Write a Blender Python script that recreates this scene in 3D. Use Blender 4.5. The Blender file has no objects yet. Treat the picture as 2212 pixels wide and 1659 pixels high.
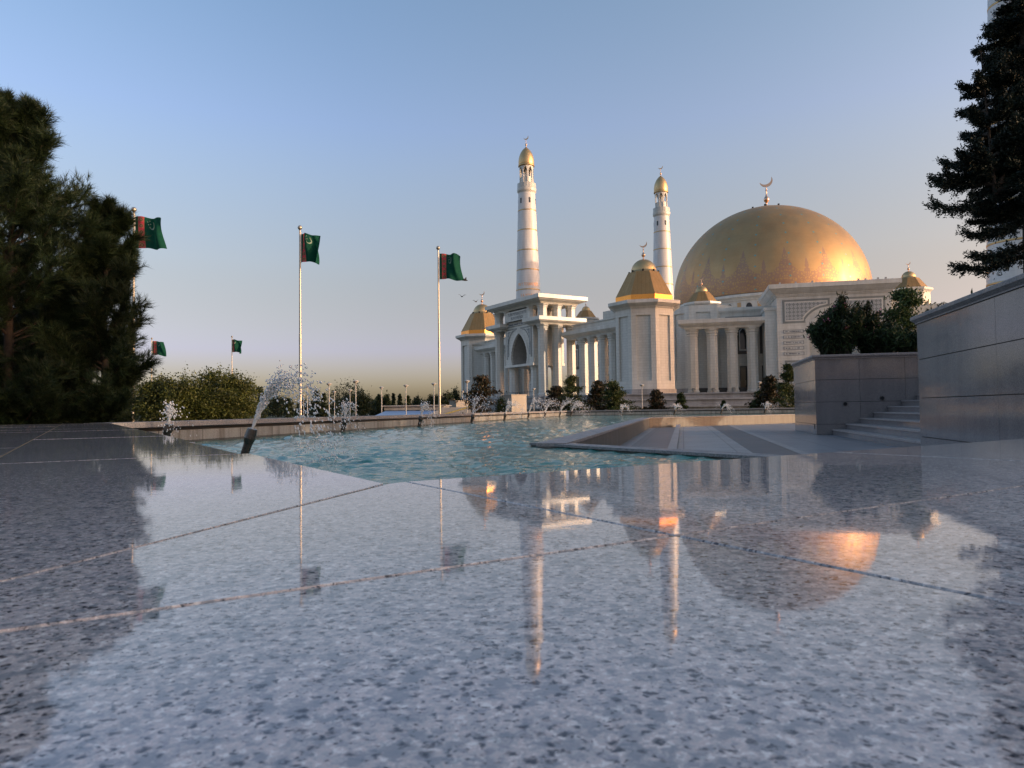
import bpy, math, random
import numpy as np
from mathutils import Matrix, Vector
R = math.radians
SC = bpy.context.scene
COL = SC.collection

# ---------------------------------------------------------------- camera
PW, PH, PF = 2212.0, 1659.0, 1533.0            # the photo at display size and its focal length in those pixels
cam_d = bpy.data.cameras.new("camera"); cam = bpy.data.objects.new("camera", cam_d); COL.objects.link(cam)
cam_d.sensor_width = 36; cam_d.lens = 36 * PF / PW
cam_d.clip_start = 0.01; cam_d.clip_end = 6000
PITCH = math.atan((885.5 - PH / 2) / PF)
CM = Matrix.Translation((0, 0, 1.0)) @ Matrix.Rotation(math.pi / 2 + PITCH, 4, 'X') @ Matrix.Rotation(R(-0.8), 4, 'Z')
cam.matrix_world = CM
cam_d.dof.use_dof = True; cam_d.dof.focus_distance = 30; cam_d.dof.aperture_fstop = 32
SC.camera = cam

# ---------------------------------------------------------------- world, sun, exposure
SUN_AZ, SUN_EL = 107.0, 8.0                      # azimuth clockwise from +Y
w = bpy.data.worlds.new("World"); SC.world = w; w.use_nodes = True
nt = w.node_tree; N = nt.nodes; L = nt.links
sky = N.new('ShaderNodeTexSky'); sky.sky_type = 'NISHITA'; sky.sun_disc = False
sky.sun_elevation = R(SUN_EL); sky.sun_rotation = R(SUN_AZ); sky.dust_density = 2.4; sky.ozone_density = 1.5
tc = N.new('ShaderNodeTexCoord'); sp = N.new('ShaderNodeSeparateXYZ'); L.new(tc.outputs['Generated'], sp.inputs[0])
rp = N.new('ShaderNodeValToRGB'); L.new(sp.outputs['Z'], rp.inputs[0])   # dusty lower air takes the yellow out of the horizon
rp.color_ramp.interpolation = 'B_SPLINE'
el = rp.color_ramp.elements; el[0].position = 0.0; el[0].color = (.90, .86, 3.6, 1); el[1].position = 1.0; el[1].color = (.9, .95, 1.1, 1)
for p, c in ((.05, (.80, .72, 1.26, 1)), (.12, (.79, .60, .63, 1)), (.2, (.88, .66, .63, 1)), (.34, (1.05, .91, .92, 1)), (.5, (.93, .92, 1.30, 1))):
    e = el.new(p); e.color = c
mx = N.new('ShaderNodeMix'); mx.data_type = 'RGBA'; mx.blend_type = 'MULTIPLY'; mx.inputs[0].default_value = 1
dt = N.new('ShaderNodeVectorMath'); dt.operation = 'DOT_PRODUCT'; L.new(tc.outputs['Generated'], dt.inputs[0]); dt.inputs[1].default_value = (math.sin(R(SUN_AZ)), math.cos(R(SUN_AZ)), 0)
mr = N.new('ShaderNodeMapRange'); mr.inputs[1].default_value = -.45; mr.inputs[2].default_value = .40; L.new(dt.outputs['Value'], mr.inputs[0])
m2 = N.new('ShaderNodeMix'); m2.data_type = 'RGBA'; L.new(mr.outputs[0], m2.inputs[0]); m2.inputs[6].default_value = (1, 1, 1, 1); m2.inputs[7].default_value = (1.36, 1.20, 1.04, 1)   # paler towards the sun
m3 = N.new('ShaderNodeMix'); m3.data_type = 'RGBA'; m3.blend_type = 'MULTIPLY'; m3.inputs[0].default_value = 1; L.new(sky.outputs[0], m3.inputs[6]); L.new(m2.outputs[2], m3.inputs[7])
L.new(m3.outputs[2], mx.inputs[6]); L.new(rp.outputs[0], mx.inputs[7])
bg = N['Background']; bg.inputs[1].default_value = 0.15; L.new(mx.outputs[2], bg.inputs[0])
sd = bpy.data.lights.new("sun", 'SUN'); sd.energy = 2.0; sd.angle = R(0.6); sd.color = (.58, .44, .30)   # dimmed and reddened by the dusty evening air
so = bpy.data.objects.new("sun", sd); COL.objects.link(so)
dv = Vector((math.sin(R(SUN_AZ)) * math.cos(R(SUN_EL)), math.cos(R(SUN_AZ)) * math.cos(R(SUN_EL)), math.sin(R(SUN_EL))))
so.rotation_euler = dv.to_track_quat('Z', 'Y').to_euler(); so.location = dv * 300
SC.view_settings.view_transform = 'Standard'; SC.view_settings.look = 'None'; SC.view_settings.gamma = 1
SC.view_settings.exposure = 1.20
SC.cycles.max_bounces = 8; SC.cycles.transparent_max_bounces = 12; SC.cycles.caustics_reflective = False; SC.cycles.caustics_refractive = False

# ---------------------------------------------------------------- helpers
def at(px, py, Y):                               # photo pixel + depth -> point
    d = CM.to_3x3() @ Vector(((px - PW / 2) / PF, -(py - PH / 2) / PF, -1.0))
    return Vector((0, 0, 1.0)) + d * (Y / d.y)
def azd(a): return Vector((math.sin(R(a)), math.cos(R(a)), 0))
A_, B_, D_, E_ = azd(-31.5), azd(58.5), azd(13.5), azd(103.5)   # the four directions everything here is built along

ROOT = {}
def empty(name, label, cat, loc=(0, 0, 0), rz=0.0, group=None):
    o = bpy.data.objects.new(name, None); COL.objects.link(o); o.empty_display_size = .3
    o.location = loc; o.rotation_euler = (0, 0, rz)
    ROOT[o.name] = (Matrix.Translation(loc) @ Matrix.Rotation(rz, 4, 'Z'))
    tag(o, label, cat, group); return o
def tag(o, label=None, cat=None, group=None, kind=None):
    if label: o['label'] = label
    if cat: o['category'] = cat
    if group: o['group'] = group
    if kind: o['kind'] = kind
    return o
def copy_tree(o, parent=None):
    c = o.copy(); COL.objects.link(c)
    if parent: c.parent = parent
    for ch in list(o.children): copy_tree(ch, c)
    return c

class MB:                                        # collects shapes in world coordinates
    def __init__(s): s.v = []; s.f = []; s.m = []; s.sm = []
    def add(s, vs, fs, m=0, smooth=False):
        o = len(s.v); s.v += [tuple(v) for v in vs]
        for f in fs: s.f.append([i + o for i in f]); s.m.append(m); s.sm.append(smooth)
        return s
    def quad(s, a, b, c, d, m=0): return s.add((a, b, c, d), ((0, 1, 2, 3),), m)
    def poly(s, pts, m=0): return s.add(pts, (tuple(range(len(pts))),), m)
    def prism(s, pts, z0, z1, m=0, bottom=True):  # pts counter-clockwise xy
        n = len(pts); vs = [(p[0], p[1], z0) for p in pts] + [(p[0], p[1], z1) for p in pts]
        fs = [(i, (i + 1) % n, n + (i + 1) % n, n + i) for i in range(n)] + [tuple(range(n, 2 * n))]
        if bottom: fs.append(tuple(range(n - 1, -1, -1)))
        return s.add(vs, fs, m)
    def box(s, o, x, y, x0, x1, y0, y1, z0, z1, m=0):   # box in the frame (o, x, y)
        o = Vector((o[0], o[1], 0))
        return s.prism([o + x * x0 + y * y0, o + x * x1 + y * y0, o + x * x1 + y * y1, o + x * x0 + y * y1], z0, z1, m)
    def lathe(s, c, prof, n=24, ph=0.0, m=0, smooth=False, top=True, bot=True):
        vs = []
        for r, z in prof:
            for k in range(n):
                a = ph + 2 * math.pi * k / n; vs.append((c[0] + r * math.cos(a), c[1] + r * math.sin(a), z))
        fs = []
        for j in range(len(prof) - 1):
            for k in range(n): fs.append((j * n + k, j * n + (k + 1) % n, (j + 1) * n + (k + 1) % n, (j + 1) * n + k))
        s.add(vs, fs, m, smooth)
        if top and prof[-1][0] > 1e-4: s.poly(vs[-n:], m)
        if bot and prof[0][0] > 1e-4: s.poly(vs[:n][::-1], m)
        return s
    def tube(s, p0, p1, r0, r1=None, n=8, m=0, cap=True, smooth=True):
        p0 = Vector(p0); p1 = Vector(p1); r1 = r0 if r1 is None else r1
        d = (p1 - p0).normalized(); u = d.orthogonal().normalized(); v = d.cross(u)
        vs = [p0 + (u * math.cos(2 * math.pi * k / n) + v * math.sin(2 * math.pi * k / n)) * r0 for k in range(n)]
        vs += [p1 + (u * math.cos(2 * math.pi * k / n) + v * math.sin(2 * math.pi * k / n)) * r1 for k in range(n)]
        s.add(vs, [(k, (k + 1) % n, n + (k + 1) % n, n + k) for k in range(n)], m, smooth)
        if cap: s.poly(vs[:n][::-1], m); s.poly(vs[n:], m)
        return s
    def build(s, name, mat, parent=None, label=None):
        me = bpy.data.meshes.new(name)
        vs = s.v
        if parent is not None:
            M = ROOT[parent.name].inverted(); vs = [tuple(M @ Vector(v)) for v in vs]
        me.from_pydata(vs, [], s.f)
        for m in (mat if isinstance(mat, (list, tuple)) else [mat]): me.materials.append(m)
        me.polygons.foreach_set('material_index', s.m); me.polygons.foreach_set('use_smooth', s.sm)
        me.update()
        o = bpy.data.objects.new(name, me); COL.objects.link(o)
        if parent is not None: o.parent = parent; ROOT[o.name] = ROOT[parent.name]
        else: ROOT[o.name] = Matrix.Identity(4)
        if label: o['label'] = label
        return o
def np_obj(name, V, F, mat, parent=None, smooth=False):
    """fast mesh from arrays; F is (m,3) or (m,4)"""
    V = np.asarray(V, np.float32); F = np.asarray(F, np.int32); k = F.shape[1]
    if parent is not None:
        M = np.array(ROOT[parent.name].inverted(), np.float32); V = V @ M[:3, :3].T + M[:3, 3]
    me = bpy.data.meshes.new(name)
    me.vertices.add(len(V)); me.vertices.foreach_set('co', V.astype(np.float32).ravel())
    me.loops.add(F.size); me.loops.foreach_set('vertex_index', F.ravel())
    me.polygons.add(len(F)); me.polygons.foreach_set('loop_start', np.arange(0, F.size, k, dtype=np.int32))
    me.polygons.foreach_set('use_smooth', np.full(len(F), smooth)); me.update(calc_edges=True)
    me.materials.append(mat)
    o = bpy.data.objects.new(name, me); COL.objects.link(o)
    if parent is not None: o.parent = parent; ROOT[o.name] = ROOT[parent.name]
    else: ROOT[o.name] = Matrix.Identity(4)
    return o

# ---------------------------------------------------------------- materials
class NT:                                         # tiny node-building shorthand
    def __init__(s, name):
        s.mat = bpy.data.materials.new(name); s.mat.use_nodes = True; s.t = s.mat.node_tree; s.b = s.t.nodes['Principled BSDF']
    def n(s, t, **k):
        x = s.t.nodes.new('ShaderNode' + t)
        for a, v in k.items(): setattr(x, a, v)
        return x
    def l(s, a, b): s.t.links.new(a, b)
    def val(s, sock, v):
        if hasattr(v, 'node'): s.l(v, sock)
        else: sock.default_value = v
    def math(s, op, a, b=0.0, c=None):
        x = s.n('Math', operation=op); s.val(x.inputs[0], a); s.val(x.inputs[1], b)
        if c is not None: s.val(x.inputs[2], c)
        return x.outputs[0]
    def vmath(s, op, a, b=None):
        x = s.n('VectorMath', operation=op); s.val(x.inputs[0], a)
        if b is not None: s.val(x.inputs[1], b)
        return x
    def mix(s, f, a, b, mode='MIX'):
        x = s.n('Mix', data_type='RGBA', blend_type=mode); s.val(x.inputs[0], f)
        for i, v in ((6, a), (7, b)): s.val(x.inputs[i], v if hasattr(v, 'node') else tuple(v) + ((1,) if len(v) == 3 else ()))
        return x.outputs[2]
    def noise(s, scale, vec=None, detail=3, rough=.55):
        x = s.n('TexNoise'); x.inputs['Scale'].default_value = scale; x.inputs['Detail'].default_value = detail; x.inputs['Roughness'].default_value = rough
        if vec is not None: s.l(vec, x.inputs['Vector'])
        return x.outputs['Fac']
    def ramp(s, f, stops, interp='LINEAR'):
        x = s.n('ValToRGB'); x.color_ramp.interpolation = interp; s.l(f, x.inputs[0]); e = x.color_ramp.elements
        for i, (p, c) in enumerate(stops):
            c = tuple(c) + (1,) if hasattr(c, '__len__') else (c, c, c, 1)
            q = e[i] if i < 2 else e.new(p)
            q.position = p; q.color = c
        return x.outputs[0]
    def geo(s): return s.n('NewGeometry')
    def bump(s, h, strength=.1, dist=.02):
        x = s.n('Bump'); x.inputs['Strength'].default_value = strength; x.inputs['Distance'].default_value = dist
        s.l(h, x.inputs['Height']); s.l(x.outputs[0], s.b.inputs['Normal'])
    def set(s, color=None, rough=None, metal=None, spec=None, ior=None):
        if color is not None: s.val(s.b.inputs['Base Color'], color if hasattr(color, 'node') else tuple(color) + (1,))
        if rough is not None: s.val(s.b.inputs['Roughness'], rough)
        if metal is not None: s.val(s.b.inputs['Metallic'], metal)
        if spec is not None: s.val(s.b.inputs['Specular IOR Level'], spec)
        if ior is not None: s.b.inputs['IOR'].default_value = ior
        return s.mat
def face_uv(t):                                   # horizontal run along the face, height: for claddings
    g = t.geo(); c = t.vmath('CROSS_PRODUCT', (0, 0, 1), g.outputs['True Normal']); nn = t.vmath('NORMALIZE', c.outputs[0])
    u = t.vmath('DOT_PRODUCT', g.outputs['Position'], nn.outputs[0]).outputs['Value']
    s3 = t.n('SeparateXYZ'); t.l(g.outputs['Position'], s3.inputs[0])
    cv = t.n('CombineXYZ'); t.l(u, cv.inputs[0]); t.l(s3.outputs[2], cv.inputs[1]); return cv.outputs[0], g, s3
def marble(name, col, bw=1.5, bh=.62, mort=.035, stain=.12, rough=.3):
    t = NT(name); uv, g, s3 = face_uv(t)
    br = t.n('TexBrick'); t.l(uv, br.inputs['Vector']); br.offset = .5
    br.inputs['Color1'].default_value = (*col, 1); br.inputs['Color2'].default_value = (*[c * .93 for c in col], 1)
    br.inputs['Mortar'].default_value = (*[c * .80 for c in col], 1); br.inputs['Scale'].default_value = 1
    br.inputs['Brick Width'].default_value = bw; br.inputs['Row Height'].default_value = bh; br.inputs['Mortar Size'].default_value = mort; br.inputs['Bias'].default_value = 0
    mp = t.n('Mapping'); mp.inputs['Scale'].default_value = (.5, .5, .06); t.l(g.outputs['Position'], mp.inputs[0])
    st = t.noise(1.0, mp.outputs[0], 5, .65)
    k = t.ramp(st, ((.35, (1 - stain * 1.6, 1 - stain * 1.7, 1 - stain * 1.9)), (.62, (1, 1, 1))))
    c = t.mix(1, br.outputs[0], k, 'MULTIPLY')
    nv = t.noise(.9, g.outputs['Position'], 6, .7)
    c = t.mix(1, c, t.ramp(nv, ((.3, .93), (.7, 1.0))), 'MULTIPLY')
    return t.set(c, rough, spec=.4)
M_MARBLE = marble('white_marble', (.68, .675, .62))
M_PANEL = marble('pale_marble_panel', (.62, .63, .59), 1.2, .5)
M_TRIM = marble('marble_trim', (.71, .70, .645), 2.4, 5.0, .03)
M_STEP = marble('grey_step_stone', (.38, .385, .39), 1.8, .4, .03, .2)
M_DARKTRIM = marble('grey_green_marble', (.26, .28, .27), 3, 3, .02)
def simple(name, col, rough=.6, metal=0, nscale=6.0, var=.15, spec=.5):
    t = NT(name); g = t.geo(); f = t.noise(nscale, g.outputs['Position'], 4)
    c = t.ramp(f, ((.3, tuple(x * (1 - var) for x in col)), (.7, tuple(min(1, x * (1 + var)) for x in col))))
    return t.set(c, rough, metal, spec)
M_INK = simple('carved_lettering', (.12, .13, .15), .6)
M_GLASS = simple('dark_window_glass', (.02, .022, .026), .08)
M_BRONZE = simple('dark_bronze_frame', (.05, .045, .04), .4)
M_CREAM = simple('ochre_tile_panel', (.5, .33, .16), .5)
M_NOZZLE = simple('wet_bronze', (.035, .03, .026), .25, 0, 40, .4, .8)
M_STEEL = simple('brushed_steel', (.42, .385, .32), .42, .8, 3, .06)
M_LAMP = simple('lamp_white_paint', (.42, .42, .41), .5)
M_BARK = simple('bark', (.04, .03, .022), .9, 0, 9, .4)
M_SOIL = simple('planting_soil', (.06, .045, .03), .95)
M_BIRD = simple('dark_feathers', (.02, .02, .022), .8)
M_YELLOW = simple('yellow_painted_metal', (.45, .36, .12), .5)
M_ROOFBLUE = simple('blue_glazed_roof', (.13, .24, .42), .4)
def gold(name, col, rough, panels=0.0):
    t = NT(name); g = t.geo(); f = t.noise(.35, g.outputs['Position'], 4, .6)
    c = t.ramp(f, ((.3, tuple(x * .86 for x in col)), (.7, col)))
    if panels:
        uv, g2, s3 = face_uv(t); br = t.n('TexBrick'); t.l(uv, br.inputs['Vector']); br.offset = 0
        br.inputs['Color1'].default_value = (1, 1, 1, 1); br.inputs['Color2'].default_value = (.93, .93, .93, 1); br.inputs['Mortar'].default_value = (.7, .68, .66, 1)
        br.inputs['Scale'].default_value = 1; br.inputs['Brick Width'].default_value = panels; br.inputs['Row Height'].default_value = 60; br.inputs['Mortar Size'].default_value = .03
        c = t.mix(1, c, br.outputs[0], 'MULTIPLY')
    return t.set(c, t.ramp(t.noise(2.2, g.outputs['Position'], 5), ((.3, rough * .85), (.7, rough * 1.2))), 1)
M_GOLD = gold('brushed_gold', (.66, .45, .22), .45)
M_GOLDROOF = gold('matt_gold_roof', (.48, .29, .125), .55, .8)
M_GOLDBAND = gold('bright_gold_band', (.88, .38, .09), .3)
M_COPPER = gold('pinkish_gold', (.70, .46, .32), .3)

def m_dome(cx, cy, cz, rad):
    """gold skin with a faint painted band of tracery near its foot and rows of turquoise studs"""
    t = NT('gold_dome_skin'); g = t.geo()
    p = t.vmath('SUBTRACT', g.outputs['Position'], (cx, cy, cz)).outputs[0]
    s3 = t.n('SeparateXYZ'); t.l(p, s3.inputs[0])
    ang = t.math('ARCTAN2', s3.outputs[1], s3.outputs[0]); z = t.math('DIVIDE', s3.outputs[2], rad)
    a16 = t.math('MULTIPLY', ang, 16 / (2 * math.pi)); fr = t.math('ABSOLUTE', t.math('SUBTRACT', t.math('FRACT', a16), .5))   # 0 centre of motif .. .5 between
    # silhouette of the motif: tall centre, low shoulders, small finial between
    f2 = t.math('MULTIPLY', fr, 2.0)
    hgt = t.math('ADD', .09, t.math('MULTIPLY', t.math('POWER', t.math('SUBTRACT', 1.0, f2), 3.2), .26))
    bet = t.math('MULTIPLY', t.math('MAXIMUM', t.math('SUBTRACT', f2, .84), 0.0), 1.0)
    hgt = t.math('ADD', hgt, bet)
    inside = t.math('LESS_THAN', z, hgt)
    cv = t.n('CombineXYZ'); t.l(t.math('MULTIPLY', fr, 10.0), cv.inputs[0]); t.l(t.math('MULTIPLY', z, 25.0), cv.inputs[1])
    vo = t.n('TexVoronoi', feature='DISTANCE_TO_EDGE'); vo.inputs['Scale'].default_value = 1.6; t.l(cv.outputs[0], vo.inputs['Vector'])
    line = t.math('LESS_THAN', vo.outputs['Distance'], .17)
    nz = t.noise(2.5, cv.outputs[0], 3); blot = t.math('GREATER_THAN', nz, .47)
    mask = t.math('MULTIPLY', t.math('MULTIPLY', inside, line), .34)
    # lattice frieze at the very foot
    fz = t.math('LESS_THAN', z, -.085); tri = t.math('GREATER_THAN', t.math('PINGPONG', t.math('MULTIPLY', ang, 60.0), 1.0), .5)
    mask = t.math('MAXIMUM', mask, t.math('MULTIPLY', t.math('MULTIPLY', fz, tri), .55))
    # turquoise studs
    fa = t.math('SUBTRACT', t.math('FRACT', t.math('MULTIPLY', ang, 20 / (2 * math.pi))), .5); fzz = t.math('SUBTRACT', t.math('FRACT', t.math('MULTIPLY', z, 9.0)), .5)
    cosz = t.math('SQRT', t.math('MAXIMUM', t.math('SUBTRACT', 1.0, t.math('MULTIPLY', z, z)), .02))
    dx = t.math('MULTIPLY', t.math('MULTIPLY', fa, cosz), 7.8); dz = t.math('MULTIPLY', fzz, 2.9)
    dd = t.math('ADD', t.math('POWER', t.math('ABSOLUTE', dx), .8), t.math('POWER', t.math('ABSOLUTE', dz), .8))
    stud = t.math('MULTIPLY', t.math('LESS_THAN', dd, .42), .75)
    f = t.noise(.16, g.outputs['Position'], 5, .6)
    base = t.ramp(f, ((.3, (.46, .285, .135)), (.7, (.56, .36, .17))))
    # courses of gold plates
    crs = t.math('LESS_THAN', t.math('FRACT', t.math('MULTIPLY', t.math('ARCSINE', z), 26.0)), .05)
    base = t.mix(t.math('MULTIPLY', crs, .18), base, (.3, .2, .1))
    c = t.mix(mask, base, (.20, .10, .17)); c = t.mix(stud, c, (.10, .38, .36))
    mp = t.n('Mapping'); mp.inputs['Scale'].default_value = (.35, .35, .09); t.l(g.outputs['Position'], mp.inputs[0])
    ro = t.ramp(t.noise(1.0, mp.outputs[0], 4), ((.3, .47), (.7, .58)))
    return t.set(c, ro, t.math('SUBTRACT', .96, t.math('MULTIPLY', t.math('MAXIMUM', mask, stud), .4)))

def m_granite(name, light=1.0, gscale=1.0, rough=.035, panel=False):
    t = NT(name); g = t.geo(); P = g.outputs['Position']
    k = light; G = gscale
    warp = t.n('TexNoise'); warp.inputs['Scale'].default_value = 300 * G; t.l(P, warp.inputs['Vector'])
    off = t.vmath('SCALE', t.vmath('SUBTRACT', warp.outputs['Color'], (.5, .5, .5)).outputs[0]); off.inputs['Scale'].default_value = .006 / G
    Q = t.vmath('ADD', P, off.outputs[0]).outputs[0]
    c = t.ramp(t.noise(190 * G, Q, 5, .72), ((.40, (.26 * k, .265 * k, .30 * k)), (.48, (.43 * k, .425 * k, .44 * k)), (.53, (.45 * k, .39 * k, .39 * k)), (.60, (.64 * k, .64 * k, .65 * k))))
    c = t.mix(t.ramp(t.noise(105 * G, Q, 4, .65), ((.40, .80), (.50, 0.0))), c, (.19 * k, .215 * k, .25 * k))
    big = t.noise(38 * G, P, 4, .6)
    for sc, frac, lo, hi in ((190, .27, .20, .50), (400, .24, .2, .52)):
        vv = t.n('TexVoronoi'); vv.inputs['Scale'].default_value = sc * G; t.l(Q, vv.inputs['Vector']); sv = t.n('SeparateColor'); t.l(vv.outputs['Color'], sv.inputs[0])
        pick = t.math('LESS_THAN', sv.outputs[1], t.math('MULTIPLY', frac * 2.2, t.math('SUBTRACT', 1.0, big)))
        c = t.mix(t.math('MULTIPLY', t.math('MULTIPLY', pick, t.ramp(vv.outputs['Distance'], ((lo, 1.0), (hi, 0.0)))), .92), c, (.022 * k, .025 * k, .038 * k))
    if panel:                                     # panels differ a little from one another; faint runs below the coping
        c = t.mix(1, c, t.ramp(g.outputs['Random Per Island'], ((0, (.93, .94, .97)), (1, (1.04, 1.04, 1.03)))), 'MULTIPLY')
        mp = t.n('Mapping'); mp.inputs['Scale'].default_value = (3.2, 3.2, .25); t.l(P, mp.inputs[0])
        c = t.mix(1, c, t.ramp(t.noise(1.0, mp.outputs[0], 5, .65), ((.38, (.90, .90, .90)), (.55, (1, 1, 1)))), 'MULTIPLY')
    oi = t.n('ObjectInfo'); c = t.mix(1, c, t.ramp(oi.outputs['Random'], ((0, (.96, .92, .86)), (1, (1.07, 1.02, .96)))), 'MULTIPLY')
    if rough < .2:
        wv = t.noise(14, P, 3, .5); t.bump(wv, .006, .02)
    r = t.ramp(t.noise(7, P, 5, .6), ((.35, rough * .75), (.7, rough * 1.5)))
    return t.set(c, r, spec=.37, ior=1.5)
M_GRANITE = m_granite('polished_speckled_granite', 1.24, 1.0)
M_WALLSTONE = m_granite('polished_grey_wall_granite', .60, 1.0, .09, True)
M_COPE = m_granite('weathered_coping_granite', .72, .6, .5)
M_TREADLIT = m_granite('skylit_step_granite', .85, .6, .35)
M_GROUT = simple('tan_grout', (.25, .18, .095), .95, 0, 160, .2, .05)
M_GROUTDARK = simple('dark_joint', (.035, .035, .035), .9)

def m_poolwall():
    t = NT('stained_pool_wall'); uv, g, s3 = face_uv(t)
    br = t.n('TexBrick'); t.l(uv, br.inputs['Vector']); br.offset = 0
    br.inputs['Color1'].default_value = (.34, .335, .32, 1); br.inputs['Color2'].default_value = (.31, .305, .29, 1); br.inputs['Mortar'].default_value = (.08, .075, .07, 1)
    br.inputs['Scale'].default_value = 1; br.inputs['Brick Width'].default_value = 1.0; br.inputs['Row Height'].default_value = 3; br.inputs['Mortar Size'].default_value = .008
    mp = t.n('Mapping'); mp.inputs['Scale'].default_value = (5, 5, .35); t.l(g.outputs['Position'], mp.inputs[0])
    st = t.noise(1.3, mp.outputs[0], 6, .7)
    c = t.mix(1, br.outputs[0], t.ramp(st, ((.36, (.56, .52, .47)), (.5, (.95, .93, .9)), (.62, (1.1, 1.08, 1.05)))), 'MULTIPLY')
    c = t.mix(1, c, t.ramp(t.noise(60, g.outputs['Position'], 3), ((.35, .8), (.65, 1.1))), 'MULTIPLY')
    dark_band = t.math('LESS_THAN', t.math('ADD', s3.outputs[2], t.math('MULTIPLY', t.noise(6, mp.outputs[0], 3), .03)), .613)   # darker along an uneven band at the water line
    c = t.mix(t.math('MULTIPLY', dark_band, .72), c, (.02, .022, .02))
    return t.set(c, .5)
M_POOLWALL = m_poolwall()
def m_paving(name, col):
    t = NT(name); g = t.geo(); mp = t.n('Mapping'); mp.inputs['Rotation'].default_value = (0, 0, R(13.5)); t.l(g.outputs['Position'], mp.inputs[0])
    br = t.n('TexBrick'); br.offset = 0; t.l(mp.outputs[0], br.inputs['Vector'])
    br.inputs['Color1'].default_value = (*col, 1); br.inputs['Color2'].default_value = (*[c * .86 for c in col], 1); br.inputs['Mortar'].default_value = (*[c * .4 for c in col], 1)
    br.inputs['Scale'].default_value = 1; br.inputs['Brick Width'].default_value = .9; br.inputs['Row Height'].default_value = .9; br.inputs['Mortar Size'].default_value = .012
    c = t.mix(1, br.outputs[0], t.ramp(t.noise(1.2, g.outputs['Position'], 6, .7), ((.3, .72), (.65, 1.08))), 'MULTIPLY')
    c = t.mix(1, c, t.ramp(t.noise(90, g.outputs['Position'], 3), ((.35, .75), (.65, 1.15))), 'MULTIPLY')
    return t.set(c, .42)
M_PAVE = m_paving('plaza_paving', (.20, .21, .23)); M_PAVEDARK = m_paving('dark_plaza_paving', (.07, .075, .085)); M_PAVELIGHT = m_paving('light_plaza_paving', (.30, .30, .30))
def m_ground():
    t = NT('dry_park_ground'); g = t.geo()
    f = t.noise(.12, g.outputs['Position'], 8, .65); f2 = t.noise(3.0, g.outputs['Position'], 5, .7)
    c = t.ramp(f, ((.35, (.035, .05, .018)), (.55, (.07, .075, .03)), (.7, (.16, .13, .085))))
    c = t.mix(1, c, t.ramp(f2, ((.3, .6), (.7, 1.2))), 'MULTIPLY'); return t.set(c, .95)
M_GROUND = m_ground()
def m_water():
    t = NT('pool_water'); g = t.geo()
    n = t.noise(2.2, g.outputs['Position'], 4, .6)
    c = t.ramp(n, ((.3, (.010, .125, .105)), (.7, (.024, .21, .165))))
    mp = t.n('Mapping'); mp.inputs['Rotation'].default_value = (0, 0, R(20)); mp.inputs['Scale'].default_value = (.7, 1.8, 1); t.l(g.outputs['Position'], mp.inputs[0])
    h = t.noise(9, mp.outputs[0], 4, .6)
    t.bump(h, .55, .03)
    return t.set(c, .04, spec=.5, ior=1.33)
M_WATER = m_water()
def m_leaf(name, dark, light, trans=.25, rough=.55, tint=None):
    t = NT(name); g = t.geo()
    stops = [(0, dark), (.75, light), (1, tuple(min(1, x * 1.35) for x in light))] if tint is None else [(0, dark), (.6, light), (.85, tint), (1, tint)]
    c = t.ramp(g.outputs['Random Per Island'], stops)
    c = t.mix(1, c, t.ramp(t.noise(1.1, g.outputs['Position'], 3), ((.35, .65), (.65, 1.25))), 'MULTIPLY')
    t.set(c, rough, spec=.3)
    tr = t.n('BsdfTranslucent'); t.l(c, tr.inputs[0]); ms = t.n('MixShader'); ms.inputs[0].default_value = trans
    out = t.t.nodes['Material Output']; t.l(t.b.outputs[0], ms.inputs[1]); t.l(tr.outputs[0], ms.inputs[2]); t.l(ms.outputs[0], out.inputs[0]); return t.mat
M_PINE = m_leaf('pine_needles', (.007, .016, .006), (.028, .048, .017), .14)
M_FIR = m_leaf('dark_fir_needles', (.006, .012, .009), (.018, .028, .018), .12)
M_OLEAN = m_leaf('oleander_leaves', (.010, .020, .008), (.035, .060, .020), .2)
M_PINK = m_leaf('pink_blossom', (.35, .10, .14), (.60, .25, .30), .3)
M_BUSH = m_leaf('warm_green_leaves', (.022, .036, .008), (.088, .100, .022), .25)
M_BROWN = m_leaf('reddish_brown_leaves', (.016, .020, .009), (.045, .040, .018), .2, .5, (.060, .036, .020))
M_GREEN = m_leaf('mid_green_leaves', (.015, .028, .008), (.055, .075, .018), .22)
M_FAR = m_leaf('far_tree_leaves', (.012, .022, .010), (.040, .055, .020), .15)
M_THUJA = m_leaf('thuja_sprays', (.020, .040, .010), (.060, .095, .025), .2)
def m_spray():
    t = NT('water_spray'); g = t.geo(); t.set((.95, .97, 1.0), .08, ior=1.33); t.b.inputs['Transmission Weight'].default_value = .35; return t.mat
M_SPRAY = m_spray()

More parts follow.
